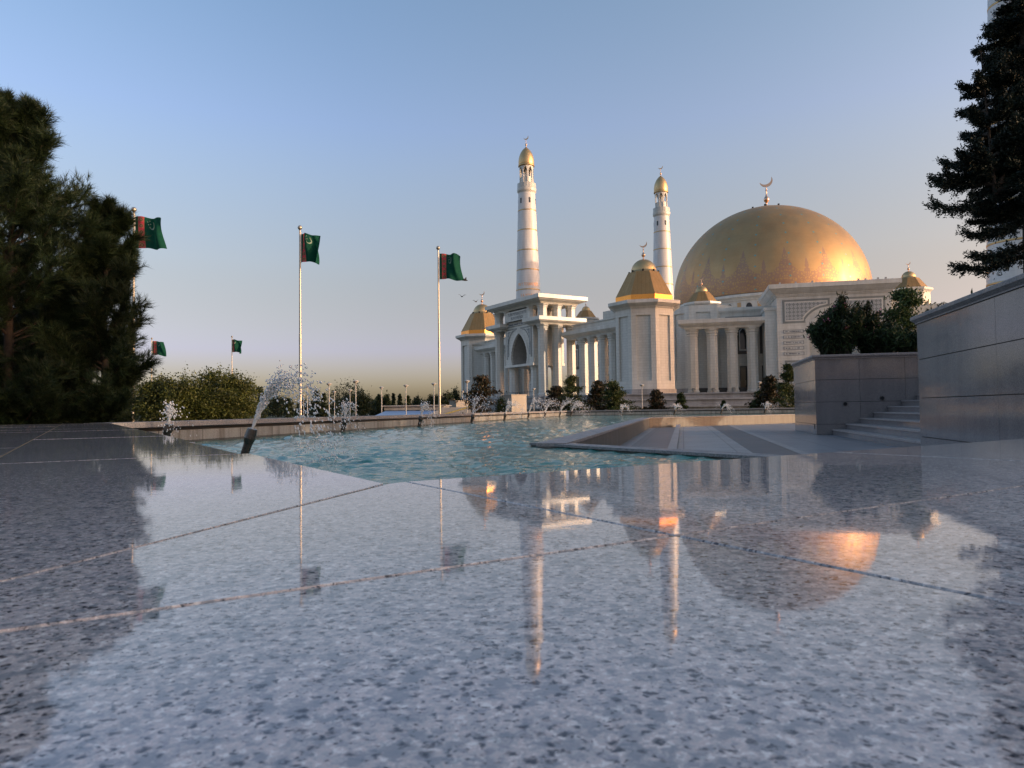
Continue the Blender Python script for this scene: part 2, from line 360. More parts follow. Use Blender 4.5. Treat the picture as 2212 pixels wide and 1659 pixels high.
def m_flag():
    t = NT('flag_cloth'); uv = t.n('UVMap'); s = t.n('SeparateXYZ'); t.l(uv.outputs[0], s.inputs[0]); u, v = s.outputs[0], s.outputs[1]
    asp = 1.5                                        # u along the fly in units of its length, v 0..1 up the hoist
    x = t.math('MULTIPLY', u, asp)
    def circ(cx, cy, r): 
        dx = t.math('SUBTRACT', x, cx); dy = t.math('SUBTRACT', v, cy)
        return t.math('SQRT', t.math('ADD', t.math('MULTIPLY', dx, dx), t.math('MULTIPLY', dy, dy)))
    green = (.006, .072, .045)
    st = t.math('MULTIPLY', t.math('GREATER_THAN', x, .13), t.math('LESS_THAN', x, .42))
    c = t.mix(st, green, (.58, .06, .085))
    # five carpet medallions down the stripe: ring, field, core
    vv = t.math('SUBTRACT', t.math('FRACT', t.math('MULTIPLY', v, 5.0)), .5); dy = t.math('MULTIPLY', vv, .2); dx = t.math('SUBTRACT', x, .275)
    d = t.math('SQRT', t.math('ADD', t.math('MULTIPLY', dx, t.math('MULTIPLY', dx, .62)), t.math('MULTIPLY', dy, t.math('MULTIPLY', dy, 1.5))))
    c = t.mix(t.math('LESS_THAN', d, .086), c, (.34, .20, .12)); c = t.mix(t.math('LESS_THAN', d, .066), c, (.20, .05, .03))
    c = t.mix(t.math('LESS_THAN', d, .034), c, (.38, .26, .18)); c = t.mix(t.math('LESS_THAN', d, .016), c, (.02, .06, .03))
    for ex in (.143, .407): c = t.mix(t.math('LESS_THAN', t.math('ABSOLUTE', t.math('SUBTRACT', x, ex)), .010), c, (.30, .14, .08))
    cres = t.math('MULTIPLY', t.math('LESS_THAN', circ(.70, .77, 0), .125), t.math('GREATER_THAN', circ(.668, .79, 0), .114))
    c = t.mix(cres, c, (.30, .40, .32))
    for sx, sy in ((.53, .86), (.60, .90), (.56, .78), (.63, .81), (.61, .71)): c = t.mix(t.math('LESS_THAN', circ(sx, sy, 0), .017), c, (.26, .36, .30))
    g = t.geo(); c = t.mix(1, c, t.ramp(t.noise(4, g.outputs['Position'], 3), ((.3, .85), (.7, 1.1))), 'MULTIPLY')
    t.set(c, .8, spec=.15)
    tr = t.n('BsdfTranslucent'); t.l(c, tr.inputs[0]); ms = t.n('MixShader'); ms.inputs[0].default_value = .3
    t.l(t.b.outputs[0], ms.inputs[1]); t.l(tr.outputs[0], ms.inputs[2]); t.l(ms.outputs[0], t.t.nodes['Material Output'].inputs[0]); return t.mat
M_FLAG = m_flag()

# ---------------------------------------------------------------- ground, plaza, pool
ZL, ZWATER, ZINNER, ZPLAZA = .90, .563, .578, .21
gm = MB(); gm.poly([(-4000, -1500, 0), (4000, -1500, 0), (4000, 5000, 0), (-4000, 5000, 0)])
tag(gm.build('ground', M_GROUND), kind='structure')

P0 = Vector((-.179, 1.0, 0)); P1 = P0 + A_ * 10.1; P2 = P1 + D_ * 38.8; P3 = P2 + E_ * 42
I0 = Vector((.215, 8.5, 0)); Iw = Vector((.575, 8.02, 0)); I1 = Iw + D_ * 21.0; I2 = I1 + B_ * 20
I9 = I0 - A_ * 7.2
pool_poly = [P0, P0 + B_ * 14, P3 + Vector((12, -14, 0)), P3, P2, P1]
def inside(px, py, poly):
    r = np.zeros(px.shape, bool); n = len(poly); j = n - 1
    for i in range(n):
        xi, yi = poly[i][0], poly[i][1]; xj, yj = poly[j][0], poly[j][1]
        if yi != yj:
            c = ((yi > py) != (yj > py)) & (px < (xj - xi) * (py - yi) / (yj - yi) + xi); r ^= c
        j = i
    return r
plaza_poly = [Iw - D_ * .0 , I1, I2, I2 + E_ * 26, Vector((30, 1, 0)), I9, ]
# plaza floor below the water line, its gutter and its bands
pm = MB(); pm.prism([(p[0], p[1]) for p in [I9, Vector((30, 1, 0)), I2 + E_ * 26, I2, I1, Iw]], .02, ZPLAZA)
tag(pm.build('plaza_floor', M_PAVE), kind='structure')
def strip(name, mat, off0, off1, z, s0=1.0, s1=21.0):
    m = MB(); a = Iw + E_ * off0; b = Iw + E_ * off1
    k0 = .98 * off0 + .2; k1 = .98 * off1 + .2                 # the back wall runs off at 45 degrees
    m.prism([a - D_ * (off0 * .98 - .3) , b - D_ * (off1 * .98 - .3), b + D_ * (21 + off1 - .3), a + D_ * (21 + off0 - .3)], ZPLAZA + .001, ZPLAZA + z, 0, False)
    return tag(m.build(name, mat), kind='structure')
strip('gutter_floor', M_PAVEDARK, .25, 1.05, .004)
strip('gutter_kerb', M_PAVELIGHT, 1.05, 1.2, .11)
strip('paving_band', M_PAVELIGHT, 1.2, 2.45, .008)
strip('paving_band', M_PAVEDARK, 2.45, 3.15, .012)
strip('paving_band', M_PAVELIGHT, 3.15, 3.30, .014)
strip('paving_band', M_PAVEDARK, 6.2, 6.9, .012)
# inner pool walls
wm = MB()
def wall_run(m, p, q, nrm, th, z0, z1, mat=0): m.prism([p, q, q + nrm * th, p + nrm * th], z0, z1, mat)
wr = MB(); wr.prism([Iw, Iw - E_ * .30, I1 - E_ * .30 + B_ * -.0 + D_ * .25, I1][::-1], 0, ZINNER)
weir = empty('weir_wall', 'low stained stone wall holding the pool water back from the sunken plaza, running away from the camera', 'wall')
wr.build('wall', M_POOLWALL, weir)
wr = MB(); wr.prism([Iw - E_ * .32, I1 - E_ * .32 + D_ * .25, I1 + E_ * .03, Iw + E_ * .03][::-1], ZINNER + .002, ZINNER + .04); wr.build('coping', M_COPE, weir)
weir2 = empty('weir_wall', 'low stained stone wall at the far end of the sunken plaza, partly in warm sunlight', 'wall')
wr = MB(); wr.prism([I1, I1 + A_ * .3, I2 + A_ * .3 , I2][::-1], 0, ZINNER); wr.build('wall', M_POOLWALL, weir2)
wr = MB(); wr.prism([I1 - A_ * .03, I1 + A_ * .32, I2 + A_ * .32, I2 - A_ * .03][::-1], ZINNER + .002, ZINNER + .04); wr.build('coping', M_COPE, weir2)
weir3 = empty('weir_kerb', 'narrow pale stone kerb at the near edge of the sunken plaza, with the turquoise water in front', 'kerb')
wr = MB(); wr.prism([I0, I9, I9 + B_ * .22, I0 + B_ * .22], 0, ZINNER + .0); wr.build('kerb_wall', M_POOLWALL, weir3)
wr = MB(); wr.prism([I0 - B_ * .02, I9 - B_ * .02, I9 + B_ * .26, I0 + B_ * .26], ZINNER + .002, ZINNER + .028); wr.build('kerb_top', M_COPE, weir3)

# water: a real wave surface, finer near the camera
rng = np.random.default_rng(4)
rr = np.exp(np.linspace(math.log(.75), math.log(62), 420)); aa = np.linspace(R(-52), R(72), 620)
RR, AA = np.meshgrid(rr, aa, indexing='ij'); WX = RR * np.sin(AA); WY = RR * np.cos(AA)
WZ = np.zeros_like(WX)
for k in range(60):
    lam = .05 * (9 ** rng.random()); th = rng.normal(R(200), .9); kx, ky = math.sin(th) * 2 * math.pi / lam, math.cos(th) * 2 * math.pi / lam
    fade = np.clip(lam / (RR * .012) - .6, 0, 1)
    WZ += fade * lam * .0066 * np.sin(kx * WX + ky * WY + rng.random() * 6.28)
WZ = WZ * (1 + .5 * np.sin(WX * 1.7 + WY * .6) * np.sin(WY * 1.1))
vid = np.arange(WX.size).reshape(WX.shape)
cxm = .25 * (WX[:-1, :-1] + WX[1:, :-1] + WX[:-1, 1:] + WX[1:, 1:]); cym = .25 * (WY[:-1, :-1] + WY[1:, :-1] + WY[:-1, 1:] + WY[1:, 1:])
pp2 = [P0 - (A_ + B_) * .12, P0 + B_ * 14, P3 + Vector((12, -14, 0)), P3 + D_ * .2, P2 + D_ * .2 - E_ * .2, P1 - E_ * .2]
keep = inside(cxm, cym, pp2) & ~inside(cxm, cym, [I0 + B_ * .12 - A_ * .1, Iw - E_ * .12 + D_ * .2, I1 - E_ * .12 + A_ * .1, I2 + A_ * .12, I2 + E_ * 40, Vector((40, 0, 0)), I9 + B_ * .12 - A_ * 3])
ii, jj = np.nonzero(keep)
F = np.stack([vid[ii, jj], vid[ii, jj + 1], vid[ii + 1, jj + 1], vid[ii + 1, jj]], 1)
V = np.stack([WX.ravel(), WY.ravel(), ZWATER + WZ.ravel()], 1)
tag(np_obj('water', V, F, M_WATER, smooth=True), kind='structure')

# outer far pool wall with its coping (two runs)
def pool_wall(name, label, runs):
    r = empty(name, label, 'wall')
    for p, q, nin in runs:
        m = MB(); m.prism([p, q, q - nin * .4, p - nin * .4], 0, ZL - .14); m.build('wall', M_POOLWALL, r)
        m = MB(); m.prism([p - nin * .12, q - nin * .12, q - nin * .4, p - nin * .4], ZL - .139, ZL - .081); m.build('shadow_gap', M_BRONZE, r)
        L_ = (q - p).length; n = max(1, int(L_ / 1.5)); d = (q - p) / n
        m = MB()
        for k in range(n):
            a = p + d * k + d.normalized() * .004; b = p + d * (k + 1) - d.normalized() * .004; dz = rng.normal(0, .0015)
            m.prism([a + nin * .05, b + nin * .05, b - nin * .42, a - nin * .42], ZL - .08, ZL + dz)
        m.build('coping', M_COPE, r)
    return r
def ccw(p, q, n): return (p, q, n)
pool_wall('pool_wall', 'long low pool wall of stained grey stone, running diagonally away behind the row of jets', [(P2, P1, E_)])
pool_wall('pool_wall', 'far straight stretch of pool wall below the white mosque, catching warm light', [(P3, P2, -D_)])

# polished granite ledge: slabs laid in an L with a mitred corner, grout between
led = empty('granite_ledge', 'polished speckled granite ledge in the foreground, mirroring the sky and the mosque', 'ledge')
def pq(p, q, dz=0): v = P0 + B_ * p + A_ * q; return (v.x, v.y, ZL + dz)
slabs = []
W1 = .535; g_ = .0025
def rect(p0, p1, q0, q1): slabs.append([(p0 + g_, q0 + g_), (p1 - g_, q0 + g_), (p1 - g_, q1 - g_), (p0 + g_, q1 - g_)])
G2 = g_ * 1.5
# corner piece between mitre and first cross joint
slabs.append([(-.02 + G2 * 1.2, -.028), (.0, -.012), (.03 - g_, -.003), (.03 - g_, -W1 + g_), (-W1 + G2 * 1.6, -W1 + g_)])
slabs.append([(.03 - g_, -W1 - g_), (.03 - g_, -2 * W1 + g_), (-2 * W1 + G2, -2 * W1 + g_), (-W1 + G2 * .6, -W1 - g_)])
for k in range(7):
    x0 = .03 + k * .985; x1 = x0 + .985
    rect(x0, x1, -W1, 0)
    rect(x0, x1, -2 * W1, -W1)
    rect(x0, x1, -3 * W1, -2 * W1)
slabs.append([(-3 * W1, -3 * W1), (.03 - g_, -3 * W1), (.03 - g_, -2 * W1 - g_), (-2 * W1 + g_, -2 * W1 - g_)])
# left arm
slabs.append([(-g_ * .5, .935 - g_), (-W1 + g_, .935 - g_), (-W1 + g_, -W1 + G2), (-.018, -.016), (-.004, .0)])
slabs.append([(-W1 - g_, .935 - g_), (-2 * W1 + g_, .935 - g_), (-2 * W1 + g_, -2 * W1 + G2), (-W1 - g_, -W1 + G2)])
slabs.append([(-2 * W1 - g_, .935 - g_), (-4.6, .935 - g_), (-4.6, -2.0), (-3 * W1, -2.0), (-3 * W1, -3 * W1 + .01), (-2 * W1 - g_, -2 * W1 + .01)])
for k in range(10):
    y0 = .935 + k * .93; y1 = y0 + .93
    for (x0, x1) in ((-W1, -.022 if k == 0 else 0), (-2 * W1, -W1), (-3 * W1, -2 * W1)): rect(x0, x1, y0, y1)
    if k < 10: rect(-4.6, -3 * W1, y0, y1)
rs = random.Random(3)
for i, poly in enumerate(slabs):
    m = MB(); dz = 0 if i == 0 else rs.uniform(-.0003, .0003); tx, ty = rs.uniform(-.0003, .0003), rs.uniform(-.0003, .0003)
    if i in (0, 2, 3): dz = 0; tx *= .3; ty *= .3
    if i in (4 + 21 + 1 - 1,): pass
    cx = sum(p[0] for p in poly) / len(poly); cy = sum(p[1] for p in poly) / len(poly)
    top = [pq(p, q, dz + (p - cx) * tx + (q - cy) * ty - (.0005 if (p < 0 and q > .93) else 0)) for p, q in poly]
    ar = sum(poly[k][0] * poly[(k + 1) % len(poly)][1] - poly[(k + 1) % len(poly)][0] * poly[k][1] for k in range(len(poly)))
    if ar < 0: top = top[::-1]
    n = len(top); bot = [(a, b, ZL - .05) for a, b, c in top]
    # a worn 1 mm arris
    c0 = Vector((sum(t[0] for t in top) / n, sum(t[1] for t in top) / n, 0))
    tin = []
    for t_ in top:
        d = (c0 - Vector((t_[0], t_[1], 0))).normalized() * .0008; tin.append((t_[0] + d.x, t_[1] + d.y, t_[2]))
    tlo = [(a, b, c - .0012) for a, b, c in top]
    m.add(bot + tlo, [(k, (k + 1) % n, n + (k + 1) % n, n + k) for k in range(n)])
    m.add(tlo + tin, [(k, (k + 1) % n, n + (k + 1) % n, n + k) for k in range(n)]); m.poly(tin)
    m.build('slab', M_GRANITE, led)
m = MB(); m.prism([Vector(pq(*t)) for t in ((-.03, -.03), (6.9, -.012), (6.9, -1.6), (-3.9, -1.6), (-4.55, 10.2), (-.014, 10.2))][::-1], ZL - .045, ZL - .0015)
m.build('grout', M_GROUT, led)
m = MB(); m.prism([Vector(pq(*t)) for t in ((-.06, -.06), (6.9, -.05), (6.9, -1.5), (-3.9, -1.5), (-4.5, 10.2), (-.05, 10.2))][::-1], 0, ZL - .052)
m.build('base_wall', M_POOLWALL, led)

# ---------------------------------------------------------------- planter, stairs, right-hand wall
K1 = Vector((8.27, 19.3, 0)); K2 = Vector((6.39, 11.1, 0)); ZW = 2.26
def clad_wall(name, label, cat, corners, faces, zt, joints_z, vj):
    """granite clad block: corners ccw; recessed dark core, panels in front of it"""
    r = empty(name, label, cat)
    m = MB(); m.prism(corners, ZPLAZA - .1, zt - .01); m.build('core', M_GROUTDARK, r)
    pan = MB(); zs = [ZPLAZA] + joints_z + [zt]
    for (p, q), us in zip(faces, vj):
        d = (q - p).normalized(); nrm = Vector((d.y, -d.x, 0)); L_ = (q - p).length
        us = [-.019] + [u for u in us if u < L_ - .1] + [L_ + .019]
        for a, b in zip(us[:-1], us[1:]):
            for z0, z1 in zip(zs[:-1], zs[1:]):
                o = rs.uniform(.019, .0215); pa = p + d * (a + .0035); pb = p + d * (b - .0035)
                pan.prism([pa, pa + nrm * o, pb + nrm * o, pb][::1], z0 + .006, z1 - .005)
    pan.build('cladding', M_WALLSTONE, r)
    return r
KL = K1 + D_ * 3.75
pl = clad_wall('planter', 'tall grey granite planter beside the stairs, with oleander growing on top', 'planter',
               [K1, K1 + E_ * 11, KL + E_ * 11, KL], [(KL, K1), (K1, K1 + E_ * 9), (KL + E_ * 11, KL)], ZW, [.495, 1.095, 1.695],
               [[1.25, 2.5], [1.09, 2.2, 3.3, 4.4, 5.5, 6.6], [2, 4, 6]])
def coping(r, corners, z0, z1, out=.09):
    m = MB(); c = sum(corners, Vector()) / len(corners); n = len(corners); pts = []
    for i in range(n):
        a, b, d = corners[i - 1], corners[i], corners[(i + 1) % n]
        n1 = (b - a).normalized(); n1 = Vector((n1.y, -n1.x, 0)); n2 = (d - b).normalized(); n2 = Vector((n2.y, -n2.x, 0))
        pts.append((b, (n1 + n2) / (1 + n1.dot(n2))))
    o1 = [b + k * (out * .45) for b, k in pts]; o2 = [b + k * out for b, k in pts]; o3 = [b + k * (out - .012) for b, k in pts]
    rings = [[(p.x, p.y, z) for p in o] for o, z in ((o1, z0), (o1, z0 + .02), (o2, z0 + .065), (o2, z1 - .01), (o3, z1))]
    vs = sum(rings, []); fs = [(j * n + k, j * n + (k + 1) % n, (j + 1) * n + (k + 1) % n, (j + 1) * n + k) for j in range(4) for k in range(n)] + [tuple(range(4 * n, 5 * n))]
    m.add(vs, fs); m.build('coping', M_COPE, r)
coping(pl, [K1, K1 + E_ * 11, KL + E_ * 11, KL], ZW - .005, ZW + .115)
for px, py in ((1829.8, 872.5), (1905.5, 860)):
    p = at(px, py, 18.9); k = (p - K1).dot(E_); q = K1 + E_ * k - D_ * .021
    m = MB(); m.tube((q.x, q.y, p.z), (q.x - D_.x * .02, q.y - D_.y * .02, p.z), .055, n=16); m.tube((q.x - D_.x * .02, q.y - D_.y * .02, p.z), (q.x - D_.x * .024, q.y - D_.y * .024, p.z), .04, n=16, m=1)
    m.build('recessed_light', [M_BRONZE, M_GLASS], pl)
m = MB(); q = K1 - E_ * .021 + D_ * .25; m.box((q.x, q.y), D_, E_, -.04, .04, -.012, .0, .36, .50); m.build('socket_box', M_BRONZE, pl)
rw = clad_wall('stair_wall', 'tall polished granite wall at the right edge, grey, with dim reflections in it', 'wall',
               [K2, K2 + E_ * 4, K2 + E_ * 4 - D_ * 13, K2 - D_ * 13], [(K2, K2 - D_ * 13), (K2 + E_ * 4, K2)], ZW, [.495, 1.095, 1.695],
               [[2.85, 4.3, 5.8, 7.3, 8.8, 10.3, 11.8], [1.5, 3]])
coping(rw, [K2, K2 - D_ * 13, K2 + E_ * 4 - D_ * 13, K2 + E_ * 4], ZW - .005, ZW + .115)
st = empty('stairs', 'grey granite steps rising between the planter and the right-hand wall', 'stairs')
for k in range(11):
    a = K1 + E_ * (.36 + .345 * k) - D_ * .03; b = a - D_ * 8.4
    z = ZPLAZA + .15 * (k + 1)
    m = MB(); m.prism([b + E_ * .02, b + E_ * .37, a + E_ * .37, a + E_ * .02], ZPLAZA - .05 if k == 0 else z - .18, z - .031, 1); m.prism([b, b + E_ * .37, a + E_ * .37, a], z - .03, z)
    m.build('step', [M_TREADLIT, M_WALLSTONE], st)  # treads paler, risers darker: the fall of light put into the two colours
tm = MB(); tm.prism([K2 + E_ * 4.3 + D_ * .1, K1 + E_ * 60 - D_ * 8, K1 + E_ * 60 + D_ * 4, K1 + E_ * 11.1, K1 + E_ * 4.3 - D_ * .05], .05, ZPLAZA + 1.66)
tag(tm.build('upper_terrace', M_PAVE), kind='structure')
m = MB(); m.prism([K1 + E_ * .2 + D_ * .2, K1 + E_ * 10.8 + D_ * .2, KL + E_ * 10.8 - D_ * .2, KL + E_ * .2 - D_ * .2], ZW - .0, ZW + .09); m.build('soil', M_SOIL, pl)
m = MB(); m.prism([K2 + E_ * .25 - D_ * .2, K2 + E_ * .25 - D_ * 12.7, K2 + E_ * 3.8 - D_ * 12.7, K2 + E_ * 3.8 - D_ * .2], ZW, ZW + .09); m.build('soil', M_SOIL, rw)
#PART2
# ================================================================ architecture
MS = 1.12                                       # hall set back by scaling about the camera at the end, letting sun past
ZP = 3.72                                        # level of the mosque platform
PH8 = math.pi / 8
def oct_pts(c, ap, rz):                          # octagon with faces square to the frame rz
    r = ap / math.cos(PH8)
    return [Vector((c[0] + r * math.cos(rz + PH8 + k * math.pi / 4), c[1] + r * math.sin(rz + PH8 + k * math.pi / 4), 0)) for k in range(8)]
def up(v, z): return (v[0], v[1], z)
def panel_face(m, p, q, z0, z1, ml, mt, mb, d, mf=0, mp=1):
    """a wall face from p to q (outside on the right) with one sunk panel"""
    t = (q - p).normalized(); nrm = Vector((t.y, -t.x, 0)); a = p + t * ml; b = q - t * ml; y0, y1 = z0 + mb, z1 - mt
    m.quad(up(p, z0), up(a, z0), up(a, z1), up(p, z1), mf); m.quad(up(b, z0), up(q, z0), up(q, z1), up(b, z1), mf)
    m.quad(up(a, z0), up(b, z0), up(b, y0), up(a, y0), mf); m.quad(up(a, y1), up(b, y1), up(b, z1), up(a, z1), mf)
    a2, b2 = a - nrm * d, b - nrm * d
    m.quad(up(a, y0), up(b, y0), up(b2, y0), up(a2, y0), mf); m.quad(up(a2, y1), up(b2, y1), up(b, y1), up(a, y1), mf)
    m.quad(up(a, y0), up(a2, y0), up(a2, y1), up(a, y1), mf); m.quad(up(b2, y0), up(b, y0), up(b, y1), up(b2, y1), mf)
    m.quad(up(a2, y0), up(b2, y0), up(b2, y1), up(a2, y1), mp)
def finial(name, parent, c, z0, ztop, s, mat=None, az=103.5):
    """stacked balls, stem and a tilted crescent facing the viewer's side"""
    m = MB(); h = ztop - z0; b = z0
    pr = [(.16 * s, b - .05 * s), (.16 * s, b + .07 * h), (.08 * s, b + .09 * h), (.13 * s, b + .13 * h), (.34 * s, b + .18 * h), (.42 * s, b + .235 * h), (.34 * s, b + .29 * h), (.15 * s, b + .34 * h), (.10 * s, b + .40 * h), (.06 * s, b + .50 * h), (.13 * s, b + .515 * h), (.13 * s, b + .53 * h), (.06 * s, b + .54 * h), (.12 * s, b + .565 * h), (.05 * s, b + .60 * h), (.04 * s, b + .63 * h)]
    m.lathe(c, pr, 16, smooth=True)
    # crescent: outer arc minus offset inner arc, opening up and to the left
    cr = .19 * h; cc = b + .62 * h + cr; u = azd(az); th = .03 * h; nv = Vector((-u.y, u.x, 0)); n = 22; A0, A1 = R(-165), R(10)
    o, i = [], []
    for k in range(n + 1):
        f = k / n; a = A0 + (A1 + R(25) - A0) * f; wd = .42 * cr * math.sin(math.pi * min(1, max(0, f))) ** .8
        o.append((cr * math.cos(a), cr * math.sin(a))); i.append(((cr - wd) * math.cos(a), (cr - wd) * math.sin(a)))
    ctr = Vector((c[0], c[1], cc)); vs = []
    for sgn in (-1, 1):
        for q in (o, i): vs += [ctr + u * x + nv * (th * sgn * .5) + Vector((0, 0, z)) for x, z in q]
    M_ = n + 1; fs = []
    for k in range(n):
        fs += [(k, k + 1, M_ + k + 1, M_ + k), (2 * M_ + k, 3 * M_ + k, 3 * M_ + k + 1, 2 * M_ + k + 1), (k, 2 * M_ + k, 2 * M_ + k + 1, k + 1), (M_ + k, M_ + k + 1, 3 * M_ + k + 1, 3 * M_ + k)]
    m.add(vs, fs)
    return m.build(name, mat or M_COPPER, parent)
def column(parent, c, rz, r, z0, z1, name='column', cap=.16):
    m = MB(); H = z1 - z0; e = 1 / math.cos(PH8); r *= e
    b = min(.5, H * .05); ch = min(1.35, H * cap)
    m.lathe(c, [(r * 1.12, z0), (r * 1.12, z0 + b), (r, z0 + b * 1.3), (r * .97, z1 - ch), (r * 1.1, z1 - ch), (r * 1.1, z1 - ch * .86), (r * 1.0, z1 - ch * .82), (r * 1.0, z1 - ch * .72), (r * 1.16, z1 - ch * .60), (r * 1.16, z1 - ch * .45), (r * 1.10, z1 - ch * .42), (r * 1.30, z1 - ch * .22), (r * 1.34, z1 - ch * .02), (r * 1.34, z1)], 8, rz + PH8)
    return m.build(name, M_MARBLE, parent)
def cornice_poly(parent, pts, z0, z1, out, name='cornice', crown=.42):
    """moulded cornice round a ccw polygon; grows outward by out"""
    m = MB(); n = len(pts); off = []
    for i in range(n):
        a, b, d = pts[i - 1], pts[i], pts[(i + 1) % n]
        n1 = (b - a).normalized(); n1 = Vector((n1.y, -n1.x, 0)); n2 = (d - b).normalized(); n2 = Vector((n2.y, -n2.x, 0))
        off.append((n1 + n2) / (1 + n1.dot(n2)))
    h = z1 - z0; zc = z1 - h * crown
    prof = [(0.02, z0), (.10 * out, z0), (.14 * out, z0 + .10 * h), (.22 * out, z0 + .12 * h), (.24 * out, z0 + .20 * h), (.40 * out, z0 + .26 * h), (.72 * out, zc - .16 * h), (.88 * out, zc - .03 * h), (1.0 * out, zc), (out, z1 - .02), (out - .03, z1)]
    vs = []
    for o, z in prof: vs += [up(p + k * o, z) for p, k in zip(pts, off)]
    fs = [(j * n + k, j * n + (k + 1) % n, (j + 1) * n + (k + 1) % n, (j + 1) * n + k) for j in range(len(prof) - 1) for k in range(n)]
    fs += [tuple(range((len(prof) - 1) * n, len(prof) * n)), tuple(range(n))[::-1]]
    m.add(vs, fs)
    return m.build(name, M_TRIM, parent)
def text_mesh(s, size):
    cu = bpy.data.curves.new('t', 'FONT'); cu.body = s; cu.size = size; cu.align_x = 'CENTER'; cu.align_y = 'CENTER'; cu.resolution_u = 2
    o = bpy.data.objects.new('t', cu); COL.objects.link(o); bpy.context.view_layer.update()
    me = o.evaluated_get(bpy.context.evaluated_depsgraph_get()).to_mesh(); V = [tuple(v.co) for v in me.vertices]; Fs = [tuple(p.vertices) for p in me.polygons]
    o.to_mesh_clear(); bpy.data.objects.remove(o); bpy.data.curves.remove(cu); return V, Fs
def put_text(m, s, size, ctr, right, bold=0.0, wide=1.0):
    V, Fs = text_mesh(s, size); r = Vector(right)
    m.add([Vector(ctr) + r * (x * wide) + Vector((0, 0, y)) for x, y, _ in V], Fs)

C0 = Vector((69.5, 190, 0)); RZM = R(-13.5)
mosque = empty('mosque', 'large white marble mosque with a huge golden dome, porticos and octagonal corner towers', 'mosque', (C0.x, C0.y, 0), RZM)
def ml(x, y): return C0 + E_ * x + D_ * y         # mosque frame -> world

# ---- stepped platform
plat = [(-41, -65.6), (32, -66.0), (80, -21), (80, 50), (40, 90), (-45, 90), (-93, 42), (-93, -13.4)]
pf = empty('platform', 'broad stepped grey stone platform under the white mosque', 'platform', (C0.x, C0.y, 0), RZM)
for i, (gr, z0, z1) in enumerate(((0, 2.85, ZP), (4.5, 1.55, 2.60), (9.5, 0, 1.30))):
    pts = [ml(x, y) for x, y in plat]; n = len(pts); cc = []
    for k in range(n):
        a, b, d = pts[k - 1], pts[k], pts[(k + 1) % n]; n1 = (b - a).normalized(); n1 = Vector((n1.y, -n1.x, 0)); n2 = (d - b).normalized(); n2 = Vector((n2.y, -n2.x, 0)); cc.append((n1 + n2) / (1 + n1.dot(n2)))
    m = MB(); o = [p + k * (gr - .5) for p, k in zip(pts, cc)]; o2 = [p + k * gr for p, k in zip(pts, cc)]
    m.prism(o, max(0, z0 - .3), z1 - .22); m.prism(o2, z1 - .22, z1); m.build('step_tier', M_STEP, pf)

# ---- big dome on its drum
DZ, DR, DU = 30.2, 25.0, 1.9
M_DOME = m_dome(C0.x * MS, C0.y * MS, 1 + (DZ - 1) * MS, DR * MS)
m = MB(); n = 40; pr = []
for k in range(n + 1):
    e_ = R(-4.8) + (R(88) - R(-4.8)) * k / n; pr.append((DR * math.cos(e_), DZ + DR * math.sin(e_) * .965))
m.lathe(C0, pr, 128, smooth=True, bot=False); dome = m.build('dome', M_DOME, mosque)
zt = DZ + DR * .965
m = MB(); m.lathe(C0, [(4.9, zt - .95), (5.0, zt - .55), (4.7, zt - .45), (3.2, zt + .12), (1.0, zt + .5), (.8, zt + .5)], 40, smooth=True); m.build('dome_collar', M_GOLD, dome)
for k in range(8):
    a = k * math.pi / 4 + .35; m = MB(); p = Vector((C0.x + 4.6 * math.cos(a), C0.y + 4.6 * math.sin(a), 0)); m.box(p, azd(13.5), azd(103.5), -.22, .22, -.22, .22, zt - .45, zt + .15); m.build('floodlight', M_BIRD, dome)
finial('dome_finial', dome, C0, zt + .45, zt + 9.4, 1.75)
m = MB(); m.lathe(C0, [(r_, z_ + DU) for r_, z_ in ((24.1, 17.0), (24.1, 24.6), (24.4, 24.7), (24.5, 25.1), (25.1, 25.35), (25.3, 25.5), (25.3, 26.05), (24.8, 26.15), (24.6, 26.3))], 96); drum = m.build('drum', M_TRIM, mosque)
for k in range(64):                               # arched windows and ochre panels round the drum
    a = 2 * math.pi * (k + .5) / 64; ra = Vector((math.cos(a), math.sin(a), 0)); ta = Vector((-ra.y, ra.x, 0)); p = C0 + ra * 24.14
    if not (math.pi * .9 < a < math.pi * 1.75): continue
    if k % 2 == 0:
        m = MB(); pts = [(-.75, 20.6), (.75, 20.6), (.75, 22.9)] + [(.75 * math.cos(t) * (1 if t < math.pi / 2 else 1), 22.9 + 1.15 * math.sin(t) ** .85) for t in np.linspace(.25, math.pi - .25, 9)] + [(-.75, 22.9)]
        m.poly([up(p + ta * x, z + DU) for x, z in pts]); m.build('drum_window', M_GLASS, drum)
        m = MB(); n_ = len(pts)
        for i in range(n_):
            a0, a1 = pts[i], pts[(i + 1) % n_]; f0 = (a0[0] * 1.18, 22 + (a0[1] - 22) * 1.14); f1 = (a1[0] * 1.18, 22 + (a1[1] - 22) * 1.14); o_ = ra * .12
            m.quad(up(p + o_ + ta * a0[0], a0[1] + DU), up(p + o_ + ta * a1[0], a1[1] + DU), up(p + o_ + ta * f1[0], f1[1] + DU), up(p + o_ + ta * f0[0], f0[1] + DU))
        m.build('window_surround', M_TRIM, drum)
    else:
        m = MB(); m.quad(*[up(p + ra * .03 + ta * x, z + DU) for x, z in ((-.45, 20.6), (.45, 20.6), (.45, 24.2), (-.45, 24.2))]); m.build('ochre_panel', M_CREAM, drum)

